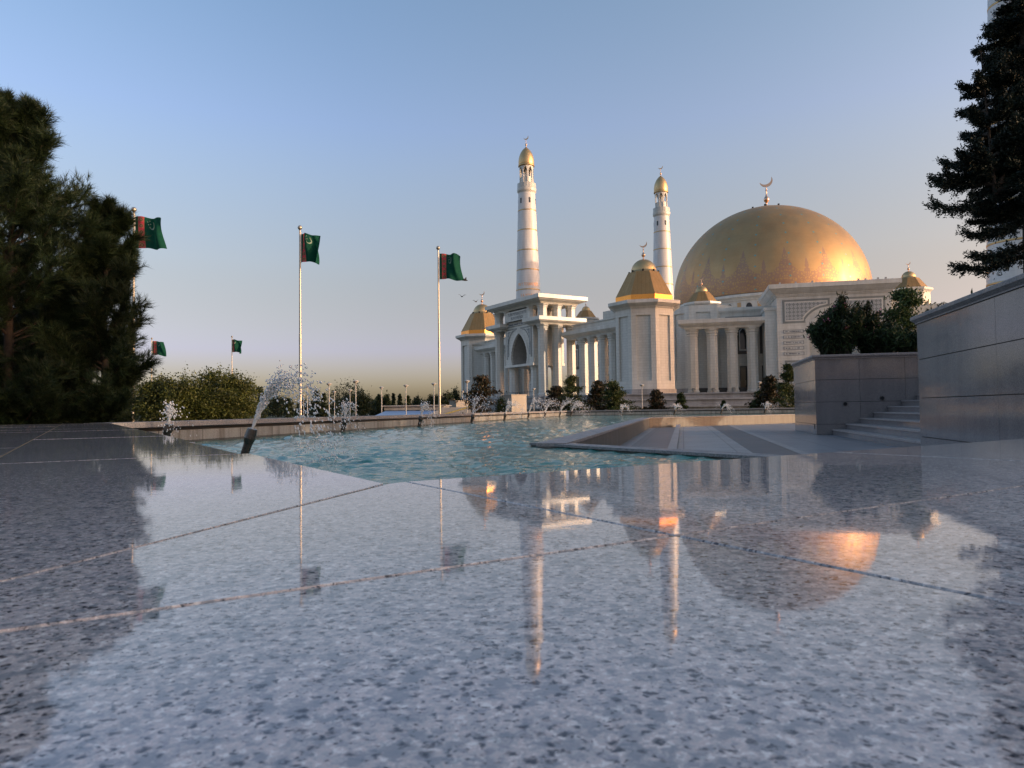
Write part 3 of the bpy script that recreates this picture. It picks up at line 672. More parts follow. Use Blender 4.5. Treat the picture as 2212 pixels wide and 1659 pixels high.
# ---- octagonal corner towers
def corner_tower(c, label, ap=5.55):
    t = empty('corner_tower', label, 'tower', (c.x, c.y, 0), RZM, 'octagonal towers with golden pyramid roofs')
    m = MB(); P = oct_pts(c, ap, RZM); z1 = 20.1
    for i in range(8): panel_face(m, P[i], P[(i + 1) % 8], ZP + .9, z1, ap * .17, 1.35, 1.6, .32)
    Pb = oct_pts(c, ap + .25, RZM); m.prism(Pb, ZP - .05, ZP + .9, 2)
    m.build('tower_body', [M_MARBLE, M_PANEL, M_STEP], t)
    cornice_poly(t, oct_pts(c, ap, RZM), z1, 21.6, 1.35)
    r = (ap - .1) / math.cos(PH8); m = MB(); m.lathe(c, [(r, 21.6), (r, 22.75)], 8, RZM + PH8); m.build('gold_band', M_GOLDBAND, t)
    m = MB(); m.lathe(c, [(r, 22.751), (r * .545, 27.7), (r * .50, 27.75)], 8, RZM + PH8); m.build('pyramid_roof', M_GOLDROOF, t)
    r2 = 2.5; m = MB(); m.lathe(c, [(r2 * 1.05, 27.6), (r2 * 1.05, 27.95)] + [(r2 * math.cos(a), 27.95 + 2.55 * math.sin(a)) for a in np.linspace(0, R(86), 14)], 40, smooth=True); sdm = m.build('small_dome', M_GOLD, t)
    m = MB()
    for q in range(8):
        a = q * math.pi / 4 + RZM; m.box((c[0] + 2.85 * math.cos(a), c[1] + 2.85 * math.sin(a)), azd(13.5), azd(103.5), -.16, .16, -.16, .16, 27.7, 28.12)
    m.build('roof_light', M_BIRD, t)
    finial('finial', sdm, c, 30.45, 34.4, .95)
    return t
T1 = at(1396, 850, 140); T1.z = 0; T2 = T1 + A_ * 66.0
corner_tower(T1, 'octagonal white tower with gold pyramid roof, nearest to the pool, beside the frontal portico'); corner_tower(T2, 'octagonal white tower with gold roof left of the gate, against the sky')

def small_tower(c, ap, label, zt=21.9):
    m = MB(); P = oct_pts(c, ap, RZM)
    for i in range(8): panel_face(m, P[i], P[(i + 1) % 8], ZP + 1.2, zt, ap * .2, 1.4, 1.7, .3)
    Pb = oct_pts(c, ap + .2, RZM); m.prism(Pb, ZP - .05, ZP + 1.2, 2)
    t = m.build('roof_tower', [M_MARBLE, M_PANEL, M_STEP], mosque); t['label'] = label
    m = MB(); m.prism(oct_pts(c, 3.35, RZM), zt, zt + .35); m.prism(oct_pts(c, ap, RZM), zt - .02, zt); m.build('tower_base', M_MARBLE, t)
    cornice_poly(t, oct_pts(c, 3.3, RZM), zt + .3, zt + 1.25, .55)
    r = 3.2 / math.cos(PH8); m = MB(); m.lathe(c, [(r, zt + 1.25), (r * .52, zt + 3.5), (r * .48, zt + 3.52)], 8, RZM + PH8); m.build('pyramid_roof', M_GOLDROOF, t)
    m = MB(); m.lathe(c, [(1.45, zt + 3.4), (1.4, zt + 3.65)] + [(1.3 * math.cos(a), zt + 3.65 + 1.35 * math.sin(a)) for a in np.linspace(0, R(86), 12)], 32, smooth=True); m.build('small_dome', M_GOLD, t)
    finial('finial', t, c, zt + 4.95, zt + 7.1, .6)
S1 = at(1516, 651, 151); S1.z = 0; small_tower(S1, 6.7, 'small gold topped tower in front of the big dome')
S2 = at(1964, 634, 141); S2.z = 0; small_tower(S2, 3.4, 'small gold topped tower right of the big portal', 22.6)

c = at(1266, 690, 240); c.z = 0; c = C0 + (c - C0 * MS) / MS; small_tower(c, 3.0, 'small gold topped tower far behind the gate, over the colonnade roof', 27.1)

# ---- main hall mass behind the fronts
m = MB(); pts = [ml(x, y) for x, y in ((-17, -44), (17, -44), (44, -17), (44, 17), (17, 44), (-17, 44), (-44, 17), (-44, -17))]; m.prism(pts, ZP, 19.6); m.build('hall_wall', M_MARBLE, mosque)
cornice_poly(mosque, pts, 18.4, 20.3, .9, 'hall_cornice')
m = MB(); m.prism([ml(x, y) for x, y in ((20, -50), (33, -52), (56, -30), (44, -17))], ZP, 20.2); m.build('side_wall', M_MARBLE, mosque)
# ---- frontal portico between the small tower and the big portal
q1 = at(1498.5, 851, 141.3); q4 = at(1627.5, 851, 138.5); q1.z = q4.z = 0
for k in range(4): column(mosque, q1.lerp(q4, k / 3), RZM, 1.02, ZP, 16.45)
dq = (q4 - q1).normalized(); nq = Vector((dq.y, -dq.x, 0))
pts = [q1 - dq * 1.3 + nq * 1.25, q4 + dq * 1.3 + nq * 1.25, q4 + dq * 1.3 - nq * 1.1, q1 - dq * 1.3 - nq * 1.1]
cornice_poly(mosque, pts, 16.45, 18.25, 1.35, 'portico_cornice')
for k in range(3):
    c = q1.lerp(q4, (k + .5) / 3) - nq * .2
    m = MB(); m.box(c, dq, nq, -1.05, 1.05, -2.9, -2.6, ZP + .02, ZP + 1.15); m.build('bronze_grille', M_BRONZE, mosque)
for k in range(3):
    c = q1.lerp(q4, k / 3) + nq * 1.7
    m = MB(); m.lathe(c, [(.34, ZP), (.40, ZP + .15), (.22, ZP + .3), (.42, ZP + .75), (.30, ZP + 1.0), (.36, ZP + 1.05)], 14, smooth=True); m.build('stone_urn', M_DARKTRIM, mosque)
# recessed bay with tall pointed window over a door, behind columns 3 and 4
wl = at(1535, 851, 144.9); wr_ = at(1660, 851, 141.8); wl.z = wr_.z = 0; wd = (wr_ - wl).normalized(); wn = Vector((wd.y, -wd.x, 0))
m = MB(); m.prism([wl, wr_ + wd * 2, wr_ + wd * 2 - wn * 3, wl - wn * 3], ZP, 19.9); m.build('bay_wall', M_MARBLE, mosque)
cornice_poly(mosque, [wl + wd * 2, wr_ + wd * 1, wr_ + wd * 1 - wn * 3, wl + wd * 2 - wn * 3], 19.7, 21.1, .45, 'bay_cornice')
m = MB(); m.box(wl, wd, wn, 3.2, 11.2, 0, .12, 18.9, 19.3); m.box(wl, wd, wn, 3.2, 11.2, 0, .16, 18.45, 18.6); m.build('frieze_bands', M_DARKTRIM, mosque)
for (x0, x1, nm) in ((5.5, 7.65, 0), (9.75, 10.75, 1)):
    m = MB(); m.box(wl, wd, wn, x0, x1, .0, .06, 11.6, 17.7); w_ = m.build('window', M_BRONZE, mosque)
    if nm == 0:
        cxw = (x0 + x1) / 2; o1 = [(-.78, 12.3), (.78, 12.3), (.78, 16.3), (0, 17.1), (-.78, 16.3)]; i1 = [(-.58, 12.55), (.58, 12.55), (.58, 16.2), (0, 16.8), (-.58, 16.2)]
        m = MB(); f = lambda x, z: up(wl + wd * (cxw + x) + wn * .12, z)
        for k in range(5): m.quad(f(*o1[k]), f(*o1[(k + 1) % 5]), f(*i1[(k + 1) % 5]), f(*i1[k]))
        m.build('window_frame', M_TRIM, w_)
        m = MB(); m.poly([up(wl + wd * (cxw + x) + wn * .09, z) for x, z in i1]); m.build('window_pane', M_GLASS, w_)
    m = MB(); m.box(wl, wd, wn, x0 + .15, x1 - .1, .0, .09, 9.75, 11.05); m.build('ochre_panel', M_PANEL, mosque)
    m = MB(); m.box(wl, wd, wn, x0 - .1, x1 + .1, .0, .16, 11.25, 11.45); m.box(wl, wd, wn, x0 - .1, x1 + .1, .0, .14, 9.35, 9.6); m.build('string_course', M_TRIM, mosque)
    m = MB(); m.box(wl, wd, wn, x0 + .3, x1 - .0, .0, .07, ZP, 9.2); d_ = m.build('door', M_BRONZE, mosque)
    m = MB(); m.box(wl, wd, wn, x0 + .45, x1 - .6, .071, .09, ZP + .2, 8.9); m.build('door_glass', M_GLASS, d_)
    m = MB(); m.tube(up(wl + wd * (x1 - .75) + wn * .16, ZP + 1.6), up(wl + wd * (x1 - .75) + wn * .16, ZP + 2.6), .04); m.build('door_handle', M_STEEL, d_)

# ---- big portal front on the right
f0 = at(1683, 850, 134.0); f0.z = 0; FW = 19.8; fx = E_; fn = -D_
def fp(x, o=0.0): return f0 + fx * x + fn * o
ZT = 22.0; AC = FW / 2; AW, AS, AA_ = 4.3, 12.3, 18.3
def arch(cx, hw, zs, za, n=10):                   # right springing to apex to left springing
    pts = []
    for k in range(n + 1):
        t = k / n; a = t * math.pi / 2; pts.append((cx + hw * math.cos(a) ** .9, zs + (za - zs) * math.sin(a) ** .92))
    return pts, [(2 * cx - x, z) for x, z in pts][::-1]
ra_, la_ = arch(AC, AW, AS, AA_)
m = MB()
m.poly([up(fp(x), z) for x, z in [(AC, ZT), (0, ZT), (0, ZP), (AC - AW, ZP)] + la_[::-1]])
m.poly([up(fp(x), z) for x, z in [(AC, ZT)] + ra_[::-1] + [(AC + AW, ZP), (FW, ZP), (FW, ZT)]])
full = [(AC + AW, ZP)] + ra_ + la_[1:] + [(AC - AW, ZP)]
for (x0, z0), (x1, z1) in zip(full[:-1], full[1:]): m.quad(up(fp(x0), z0), up(fp(x1), z1), up(fp(x1, -3), z1), up(fp(x0, -3), z0))
m.poly([up(fp(x, -3), z) for x, z in full], 1)
m.quad(up(fp(0), ZP), up(fp(0), ZT), up(fp(0, -16), ZT), up(fp(0, -16), ZP)); m.quad(up(fp(FW), ZP), up(fp(FW, -16), ZP), up(fp(FW, -16), ZT), up(fp(FW), ZT))
m.quad(up(fp(0), ZT), up(fp(FW), ZT), up(fp(FW, -16), ZT), up(fp(0, -16), ZT))
portal = m.build('portal', [M_MARBLE, M_PANEL], mosque)
cornice_poly(portal, [fp(0), fp(FW), fp(FW, -16), fp(0, -16)], ZT - .35, 23.9, 1.5, 'cornice', .36)
m = MB(); m.box(f0, fx, fn, -2.1, -.003, -6, -.9, ZP, 19.3); m.box(f0, fx, fn, -2.3, -.003, -6.1, -.7, 19.3, 19.9); m.build('wing_pilaster', M_MARBLE, portal)
m = MB(); m.box(f0, fx, fn, FW + .003, FW + 2.1, -6, -.9, ZP, 19.3); m.box(f0, fx, fn, FW + .003, FW + 2.3, -6.1, -.7, 19.3, 19.9); m.build('wing_pilaster', M_MARBLE, portal)
def m_lattice():
    t = NT('carved_lattice'); uv, g, s3 = face_uv(t); s = t.n('SeparateXYZ'); t.l(uv, s.inputs[0])
    a = t.math('SUBTRACT', t.math('FRACT', t.math('MULTIPLY', s.outputs[0], 1.25)), .5); b = t.math('SUBTRACT', t.math('FRACT', t.math('MULTIPLY', s.outputs[1], 1.25)), .5)
    d = t.math('SQRT', t.math('ADD', t.math('MULTIPLY', a, a), t.math('MULTIPLY', b, b)))
    ring = t.math('LESS_THAN', t.math('ABSOLUTE', t.math('SUBTRACT', d, .30)), .09); dot = t.math('LESS_THAN', d, .1); x = t.math('LESS_THAN', t.math('MINIMUM', t.math('ABSOLUTE', a), t.math('ABSOLUTE', b)), .05)
    k = t.math('MAXIMUM', t.math('MAXIMUM', ring, dot), t.math('MULTIPLY', x, .6))
    return t.set(t.mix(t.math('MULTIPLY', k, .75), (.22, .24, .24), (.50, .52, .52)), .6)
M_LATT = m_lattice()
def spandrel(parent, P_, cx, x_in, hw, zs, za, x_out, ztop, zb, mirror):
    """corner field above an arch: lattice ground, light inner fillet, dark border"""
    sg = -1 if mirror else 1
    def outline(e):                               # grown inwards by e
        pts = [(x_out - e, ztop - e), (x_out - e, zb + e)]
        cv = []
        for k in range(11):
            t = k / 10; a = t * math.pi / 2 * .94; cv.append((x_in + (hw + e - x_in + 0) * 0 + (hw + .9 + e) * math.cos(a) ** .9, zs + (za + .9 + e - zs) * math.sin(a) ** .92))
        cv = [c for c in cv if c[1] > zb + e and c[0] < x_out - e and c[1] < ztop - e and c[0] > x_in + e]
        x_at = cv[0][0]; pts.append((x_at, zb + e)); pts += cv; pts.append((x_in + e, cv[-1][1] + .15)); pts.append((x_in + e, ztop - e)); return pts
    for e, o, mt, nm in ((0, .05, M_DARKTRIM, 'spandrel_border'), (.38, .09, M_TRIM, 'spandrel_fillet'), (.62, .12, M_LATT, 'spandrel_lattice')):
        pts = outline(e); m = MB(); vs = [P_(cx + sg * x, o, z) for x, z in pts]
        m.poly(vs if not mirror else vs[::-1]); m.build(nm, mt, parent)
PF_ = lambda x, o, z: up(fp(x, o), z)
for mir in (True, False): spandrel(portal, PF_, AC, .55, AW + .5, AS - .2, AA_ + .3, AC - .95 - .05, 21.05, 16.6, mir)
m = MB()
for k in range(len(full) - 1):
    (x0, z0), (x1, z1) = full[k], full[k + 1]; e0 = (AC + (x0 - AC) * 1.11, AS + (z0 - AS) * 1.09 if z0 > AS else z0); e1 = (AC + (x1 - AC) * 1.11, AS + (z1 - AS) * 1.09 if z1 > AS else z1)
    m.quad(PF_(x0, .06, z0), PF_(*[x1, .06, z1]), PF_(e1[0], .06, e1[1]), PF_(e0[0], .06, e0[1]))
m.build('arch_moulding', M_TRIM, portal)
for k, side in [(k, s) for k in range(5) for s in (0, 1)]:   # inscription plaques: carved lines too worn to read from here
    x0 = 1.05 if side == 0 else FW - 1.05 - 3.6; z = 15.05 - k * 1.05
    m = MB(); m.box(f0, fx, fn, x0, x0 + 3.6, 0, .05, z - .3, z + .3); m.build('inscription_plaque', M_PANEL, portal)
    m = MB()
    for a, b, c_, d_ in ((0, 3.6, .25, .31), (0, 3.6, -.31, -.25), (0, .08, -.25, .25), (3.52, 3.6, -.25, .25)): m.box(f0, fx, fn, x0 + a, x0 + b, .051, .075, z + c_, z + d_)
    u = .4
    while u < 3.05:
        l_ = rs.uniform(.1, .22); h_ = rs.uniform(.05, .12); m.box(f0, fx, fn, x0 + u, x0 + u + l_, .051, .07, z - h_, z + h_); u += l_ + rs.choice((.07, .07, .07, .3))
    m.build('plaque_border', M_INK, portal)
for x0 in (1.2, FW - 4.4):
    m = MB()
    for e, o, z0, z1 in ((0, .05, ZP + 1.2, 9.6),): m.box(f0, fx, fn, x0, x0 + 3.3, 0, o, z0, z1)
    m.build('lower_panel_border', M_DARKTRIM, portal)
    m = MB(); m.box(f0, fx, fn, x0 + .4, x0 + 2.9, .051, .09, ZP + 1.6, 9.2); m.build('lower_panel', M_LATT, portal)
m = MB(); m.box(f0, fx, fn, AC - 1.8, AC + 1.8, -2.95, -2.8, ZP, 9.5); m.build('portal_door', M_BRONZE, portal)
m = MB()
for x in (.4, 3.2, 6.1, 14, 15.2, 17.3, 18.6): m.box(f0, fx, fn, x, x + .3, .9, 1.2, 23.905, 24.25)
m.build('roof_light', M_LAMP, portal)

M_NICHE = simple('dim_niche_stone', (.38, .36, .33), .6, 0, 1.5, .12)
# ---- the gate block between the two corner towers
G0 = Vector((6.0, 152.6, 0)); gate = empty('gate', 'tall white marble gate with a scalloped arch, stacked columns and a name tablet', 'gate', tuple(G0), R(31.5))
def gp(u, v, z=0.0): p = G0 + A_ * u + B_ * v; return Vector((p.x, p.y, z))
GU, GV = 23.5, 13.4
def grect(u0, u1, v0, v1): return [gp(u1, v0), gp(u0, v0), gp(u0, v1), gp(u1, v1)]
m = MB(); m.prism(grect(-1.2, GU + 1.2, -1.2, GV + 1.2), 2.9, ZP + .25); m.build('gate_plinth', M_STEP, gate)
cu_, cv_ = (2.35, GU - 2.35), (2.5, 6.35, 10.2)
for u in cu_:
    for v in cv_:
        column(gate, gp(u, v), R(31.5), 1.0, ZP + .25, 19.75)
        column(gate, gp(u, v), R(31.5), 1.0, 21.35, 24.3, 'upper_column', .32)
for u in (6.6, GU - 6.6): column(gate, gp(u, 2.6), R(31.5), .9, 21.35, 24.3, 'upper_column', .32)
cornice_poly(gate, grect(2.0, GU - 2.0, 2.0, GV - 2.2), 24.3, 26.2, 2.1, 'top_cornice', .45)
for u0, u1 in ((1.2, 5.6), (GU - 5.6, GU - 1.2)): cornice_poly(gate, grect(u0, u1, 1.3, 11.6), 19.75, 21.35, 1.25, 'middle_cornice', .5)
m = MB(); m.prism(grect(5.61, GU - 5.61, 8.5, 11.5), 19.8, 21.3); m.build('rear_beam', M_MARBLE, gate)
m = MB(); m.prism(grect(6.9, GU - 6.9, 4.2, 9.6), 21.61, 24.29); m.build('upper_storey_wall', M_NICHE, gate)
# arch block
u0, u1, v0, v1 = 5.7, GU - 5.7, 2.2, 10.6; ZB, ZG = 11.5, 21.6; UC = GU / 2; HW, ZS, ZA = 3.35, 13.2, 18.6
def garch(hw, za, n=26, scal=0.0):
    r = []
    for k in range(n + 1):
        a = -.30 + (math.pi / 2 + .30) * k / n
        s_ = max(0.0, math.sin(a)) ** .9; x = hw * (max(0.0, 1 - s_ ** 1.75) ** .72 if a >= 0 else math.cos(a * 1.6) ** .9); z = ZS + (za - ZS) * (s_ if a >= 0 else math.sin(a) * .9)
        if scal and k % 2: x *= 1 + scal; z += scal * 2.0
        r.append((x, z))
    return r
hr = garch(HW, ZA, 26, .05)
GPF = lambda u, o, z: tuple(gp(u, v0 - o, z))
m = MB()
for sg in (-1, 1):                                # front skin, split down the middle
    pts = [(0, ZG), (sg * (UC - u0), ZG), (sg * (UC - u0), ZB), (sg * hr[0][0], ZB)] + [(sg * x, z) for x, z in hr]
    vs = [GPF(UC + x, 0, z) for x, z in pts]; m.poly(vs if sg > 0 else vs[::-1])
allp = [(x, z) for x, z in hr] + [(-x, z) for x, z in hr[::-1]]
sm_ = garch(HW * 1.09, ZA + .25); smp = sm_ + [(-x, z) for x, z in sm_[::-1]]
for (x0, z0), (x1, z1) in zip(allp[:-1], allp[1:]): m.quad(GPF(UC + x0, 0, z0), GPF(UC + x1, 0, z1), GPF(UC + x1, -.45, z1), GPF(UC + x0, -.45, z0))
for k in range(len(allp) - 1): m.quad(GPF(UC + allp[k][0], -.45, allp[k][1]), GPF(UC + allp[k + 1][0], -.45, allp[k + 1][1]), GPF(UC + smp[k + 1][0], -.45, smp[k + 1][1]), GPF(UC + smp[k][0], -.45, smp[k][1]))
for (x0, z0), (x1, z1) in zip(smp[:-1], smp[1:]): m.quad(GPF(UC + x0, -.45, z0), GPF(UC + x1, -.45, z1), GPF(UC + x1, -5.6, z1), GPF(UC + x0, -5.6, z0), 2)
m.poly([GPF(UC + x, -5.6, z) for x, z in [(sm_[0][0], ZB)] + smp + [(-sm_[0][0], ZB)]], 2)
for ue in (u0, u1): m.quad(tuple(gp(ue, v0, ZB)), tuple(gp(ue, v1, ZB)), tuple(gp(ue, v1, ZG)), tuple(gp(ue, v0, ZG)))
m.quad(tuple(gp(u0, v1, ZB)), tuple(gp(u1, v1, ZB)), tuple(gp(u1, v1, ZG)), tuple(gp(u0, v1, ZG))); m.quad(tuple(gp(u0, v0, ZG)), tuple(gp(u1, v0, ZG)), tuple(gp(u1, v1, ZG)), tuple(gp(u0, v1, ZG)))
m.quad(tuple(gp(u0, v0, ZB)), tuple(gp(u0, v1, ZB)), tuple(gp(u1, v1, ZB)), tuple(gp(u1, v0, ZB)))
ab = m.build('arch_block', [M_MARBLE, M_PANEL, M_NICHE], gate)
m = MB()
for sg in (-1, 1):
    for (x0, z0), (x1, z1) in zip(hr[:-1], hr[1:]):
        ex = lambda x, z: (x * 1.0 + .75 * x / HW, z + .8 * max(0, (z - ZS) / (ZA - ZS)))
        m.quad(GPF(UC + sg * x0, .07, z0), GPF(UC + sg * x1, .07, z1), GPF(UC + sg * ex(x1, z1)[0], .07, ex(x1, z1)[1]), GPF(UC + sg * ex(x0, z0)[0], .07, ex(x0, z0)[1]))
m.build('arch_moulding', M_TRIM, ab)
for mir in (True, False): spandrel(ab, GPF, UC, .7, HW + .1, ZS, ZA + .1, UC - u0 - .55, 20.0, 12.9, mir)
m = MB(); m.prism(grect(u0 - .15, u1 + .15, v0 - .2, v1 + .1), ZB - .55, ZB - .003); m.build('lintel', M_TRIM, gate)
for u in (7.1, GU - 7.1):
    for v in (3.6, 9.2): column(gate, gp(u, v), R(31.5), 1.0, ZP + .25, ZB - .56, 'inner_column', .12)
# tablet with the name of the place
m = MB(); m.prism(grect(7.0, GU - 7.0, 1.75, 2.45), 21.72, 23.95); tb = m.build('name_tablet', M_PANEL, gate)
m = MB(); rt = tuple(-A_)
put_text(m, 'TÜRKMENBAŞYNYŇ', 1.0, gp(UC, 1.72, 23.25), rt, wide=.88); put_text(m, 'RUHY METJIDI', .95, gp(UC, 1.72, 22.3), rt, wide=.88); m.build('tablet_lettering', M_INK, tb)
m = MB(); m.prism(grect(6.6, GU - 6.6, 1.6, 2.5), 21.60, 21.71); m.prism(grect(6.2, GU - 6.2, 2.0, 2.199), 20.5, 20.6); m.prism(grect(6.2, GU - 6.2, 2.0, 2.199), 21.25, 21.35); m.build('frieze_moulding', M_DARKTRIM, gate)
m = MB(); u = 7.2
while u < GU - 7.4:
    l_ = rs.uniform(.12, .28); m.prism(grect(u, u + l_, 2.13, 2.199), 20.78, 21.08); u += l_ + rs.choice((.08, .08, .35))
m.build('frieze_lettering', M_INK, gate)
# notice boards standing inside the gate
m = MB(); m.prism(grect(9.6, 12.2, 7.6, 7.9), ZP + .25, 10.2); bd = m.build('inner_board', M_PANEL, gate)
m = MB(); m.prism(grect(9.75, 11.9, 4.9, 5.1), ZP + .3, ZP + 3.9); m.build('board_frame', M_MARBLE, bd)
m = MB(); m.prism(grect(10.1, 11.5, 4.85, 4.899), ZP + .7, ZP + 3.5); m.build('board_face', M_TRIM, bd)
m = MB()
for k in range(7): m.prism(grect(10.3 + rs.random() * .2, 11.3 - rs.random() * .25, 4.82, 4.849), ZP + 1.0 + k * .26, ZP + 1.08 + k * .26)
m.prism(grect(10.45, 11.15, 4.82, 4.849), ZP + 2.85, ZP + 3.3); m.build('board_writing', M_INK, bd)
m = MB()
for k in range(24): m.tube(gp(3.5 + k * .75, .6, ZP + .25), gp(3.5 + k * .75, .6, ZP + 1.25), .03, n=5)
m.tube(gp(3.2, .6, ZP + 1.25), gp(21, .6, ZP + 1.25), .05, n=6); m.build('railing', M_BRONZE, gate)

# ---- porticos joining the gate to its corner towers
def portico(us, v, ue0, ue1, label):
    c = gp((ue0 + ue1) / 2, v); mosque = empty('colonnade', label, 'colonnade', (c.x, c.y, 0), R(31.5), 'colonnades on both sides of the gate')
    for u in us: column(mosque, gp(u, v), R(31.5), .98, ZP, 16.2)
    lo, hi = sorted((ue0, ue1)); cornice_poly(mosque, grect(lo, hi, v - .95, v + 5), 16.2, 18.0, 1.2, 'portico_cornice')
    m = MB(); m.prism(grect(lo + 1.2, hi - .6, v - .2, v + 5), 18.01, 19.3); m.prism(grect(lo + 1.0, hi - .4, v - .4, v + 5.1), 19.31, 19.6); m.build('parapet', M_MARBLE, mosque)
    if lo < 0: return
    m = MB(); m.prism(grect(lo - 1, hi + 1, v + 3.6, v + 6.6), ZP, 18.0); m.build('portico_wall', M_MARBLE, mosque)
    for k in range(len(us) - 1):
        uu = (us[k] + us[k + 1]) / 2
        m = MB(); m.prism(grect(uu - .95, uu + .95, v + 3.52, v + 3.597), 10.6, 16.1); w_ = m.build('window', M_BRONZE, mosque)
        m = MB(); m.prism(grect(uu - .55, uu + .55, v + 3.47, v + 3.519), 11.4, 15.2); m.build('window_pane', M_GLASS, w_)
        m = MB()
        for a, b in ((-.7, -.56), (.56, .7)): m.prism(grect(uu + a, uu + b, v + 3.44, v + 3.519), 11.2, 15.4)
        m.prism(grect(uu - .7, uu + .7, v + 3.44, v + 3.519), 15.41, 15.6); m.build('window_frame', M_TRIM, w_)
        m = MB(); m.prism(grect(uu - .8, uu + .8, v + 3.52, v + 3.597), ZP, 8.7); m.build('door', M_BRONZE, mosque)
portico((-4.2, -7.55, -10.95, -14.3), 8.7, .0, -16.6, 'white colonnade of sunlit octagonal columns between the gate and the front tower')
portico((27.7, 31.05, 34.45, 37.8), 8.7, 23.5, 40.2, 'white colonnade between the gate and the left tower, mostly hidden')
m = MB(); m.prism(grect(-16, -11.2, 8.6, 13.5), 19.61, 21.2); m.build('raised_parapet', M_MARBLE, bpy.data.objects['colonnade'])

# ---- minarets
def minaret(name, c, label):
    r = empty('minaret', label, 'minaret', (c.x, c.y, 0), 0, 'four tall white minarets of the mosque')
    rad = lambda z: 2.88 + (75.2 - z) * .0355
    m = MB(); m.lathe(c, [(rad(z), z) for z in np.linspace(0, 75.2, 26)], 48, smooth=True, top=False); m.build('shaft', M_SHAFT, r)
    for z in (68.6, 61.8, 54.9, 48.2, 41.4, 34.6, 27.8, 21, 14.2):
        m = MB(); m.lathe(c, [(rad(z - .2) + .0, z - .2), (rad(z) + .05, z - .16), (rad(z) + .05, z + .16), (rad(z + .2), z + .2)], 48, smooth=True, top=False, bot=False); m.build('gold_ring', M_GOLD, r)
    for z, s, a0 in ((43.0, 'YN Y TOSAN YUTL', 0), (39.2, 'Y A YOLA YN', .5)):
        V, Fs = text_mesh(s, 1.5); m = MB(); vs = []
        for x, y, _ in V:
            q = rad(z) + .03; a = -math.pi / 2 + x * .62 / q; vs.append((c.x + q * math.cos(a), c.y + q * math.sin(a), z + y * .95))
        m.add(vs, Fs); m.build('shaft_lettering', M_GOLDBAND, r)
    for k in range(6):
        a = -math.pi / 2 - .75 + k * math.pi / 3; q = rad(72) + .02; t = Vector((-math.sin(a), math.cos(a), 0)); p = Vector((c.x + q * math.cos(a), c.y + q * math.sin(a), 0)); o = Vector((math.cos(a), math.sin(a), 0))
        m = MB(); m.box(p, t, o, -.28, .28, -.3, .03, 70.9, 72.7); m.build('slit_window', M_GLASS, r)
    m = MB(); m.lathe(c, [(2.9, 74.6), (3.0, 74.9), (3.25, 75.3), (3.32, 75.8), (3.32, 76.3), (3.1, 76.4), (2.6, 76.4)], 48, smooth=False, bot=False); m.build('balcony', M_TRIM, r)
    m = MB(); m.lathe(c, [(3.2, 76.4), (3.2, 78.0), (3.12, 78.0), (3.12, 76.42)], 20, bot=False, top=False); m.build('balcony_railing', M_PANEL, r)
    # lantern: eight piers joined by pointed heads, open between
    m = MB(); n = 8; ro, ri = 2.42, 2.05
    for k in range(n):
        a0 = k * 2 * math.pi / n + .2; da = 2 * math.pi / n; hp = .115
        def pt(rr, a, z): return (c.x + rr * math.cos(a), c.y + rr * math.sin(a), z)
        for s0, s1 in ((a0 - hp, a0 + hp),):
            m.quad(pt(ro, s0, 76.4), pt(ro, s1, 76.4), pt(ro, s1, 84.0), pt(ro, s0, 84.0)); m.quad(pt(ri, s1, 76.4), pt(ri, s0, 76.4), pt(ri, s0, 84.0), pt(ri, s1, 84.0))
            m.quad(pt(ro, s1, 76.4), pt(ri, s1, 76.4), pt(ri, s1, 84.0), pt(ro, s1, 84.0)); m.quad(pt(ri, s0, 76.4), pt(ro, s0, 76.4), pt(ro, s0, 84.0), pt(ri, s0, 84.0))
        hd = 10; prev = None
        for j in range(hd + 1):
            f = j / hd; aa_ = a0 + hp + (da - 2 * hp) * f; zz = 82.2 + 1.45 * (1 - abs(2 * f - 1) ** 1.7)
            if prev:
                m.quad(pt(ro, prev[0], prev[1]), pt(ro, aa_, zz), pt(ro, aa_, 84.0), pt(ro, prev[0], 84.0)); m.quad(pt(ri, aa_, zz), pt(ri, prev[0], prev[1]), pt(ri, prev[0], 84.0), pt(ri, aa_, 84.0)); m.quad(pt(ro, prev[0], prev[1]), pt(ri, prev[0], prev[1]), pt(ri, aa_, zz), pt(ro, aa_, zz))
            prev = (aa_, zz)
        s0, s1 = a0 + hp, a0 + da - hp; m.quad(pt(2.2, s0, 76.4), pt(2.2, s1, 76.4), pt(2.2, s1, 80.2), pt(2.2, s0, 80.2)); m.quad(pt(2.15, s1, 76.4), pt(2.15, s0, 76.4), pt(2.15, s0, 80.2), pt(2.15, s1, 80.2))
    m.lathe(c, [(.55, 76.4), (.5, 84)], 12); m.build('lantern', M_TRIM, r)
    m = MB(); m.lathe(c, [(2.55, 83.95), (2.78, 84.1), (2.78, 84.5), (2.6, 84.6), (2.62, 84.7)] + [(2.66 * max(.0, 1 - f ** 2.3) ** .72 * (1 + .03 * math.sin(f * 3)), 84.7 + 6.1 * f) for f in np.linspace(.02, .97, 18)] + [(.28, 90.85)], 40, smooth=True); m.build('pointed_dome', M_GOLD, r)
    finial('finial', r, c, 90.6, 95.2, .75, M_GOLD)
    return r
t = NT('minaret_marble'); g = t.geo(); s3 = t.n('SeparateXYZ'); t.l(g.outputs['Position'], s3.inputs[0])
rw_ = t.math('LESS_THAN', t.math('FRACT', t.math('MULTIPLY', s3.outputs[2], 1.15)), .055)
c_ = t.mix(t.math('MULTIPLY', rw_, .4), (.72, .71, .69), (.42, .42, .41)); mp = t.n('Mapping'); mp.inputs['Scale'].default_value = (.6, .6, .12); t.l(g.outputs['Position'], mp.inputs[0])
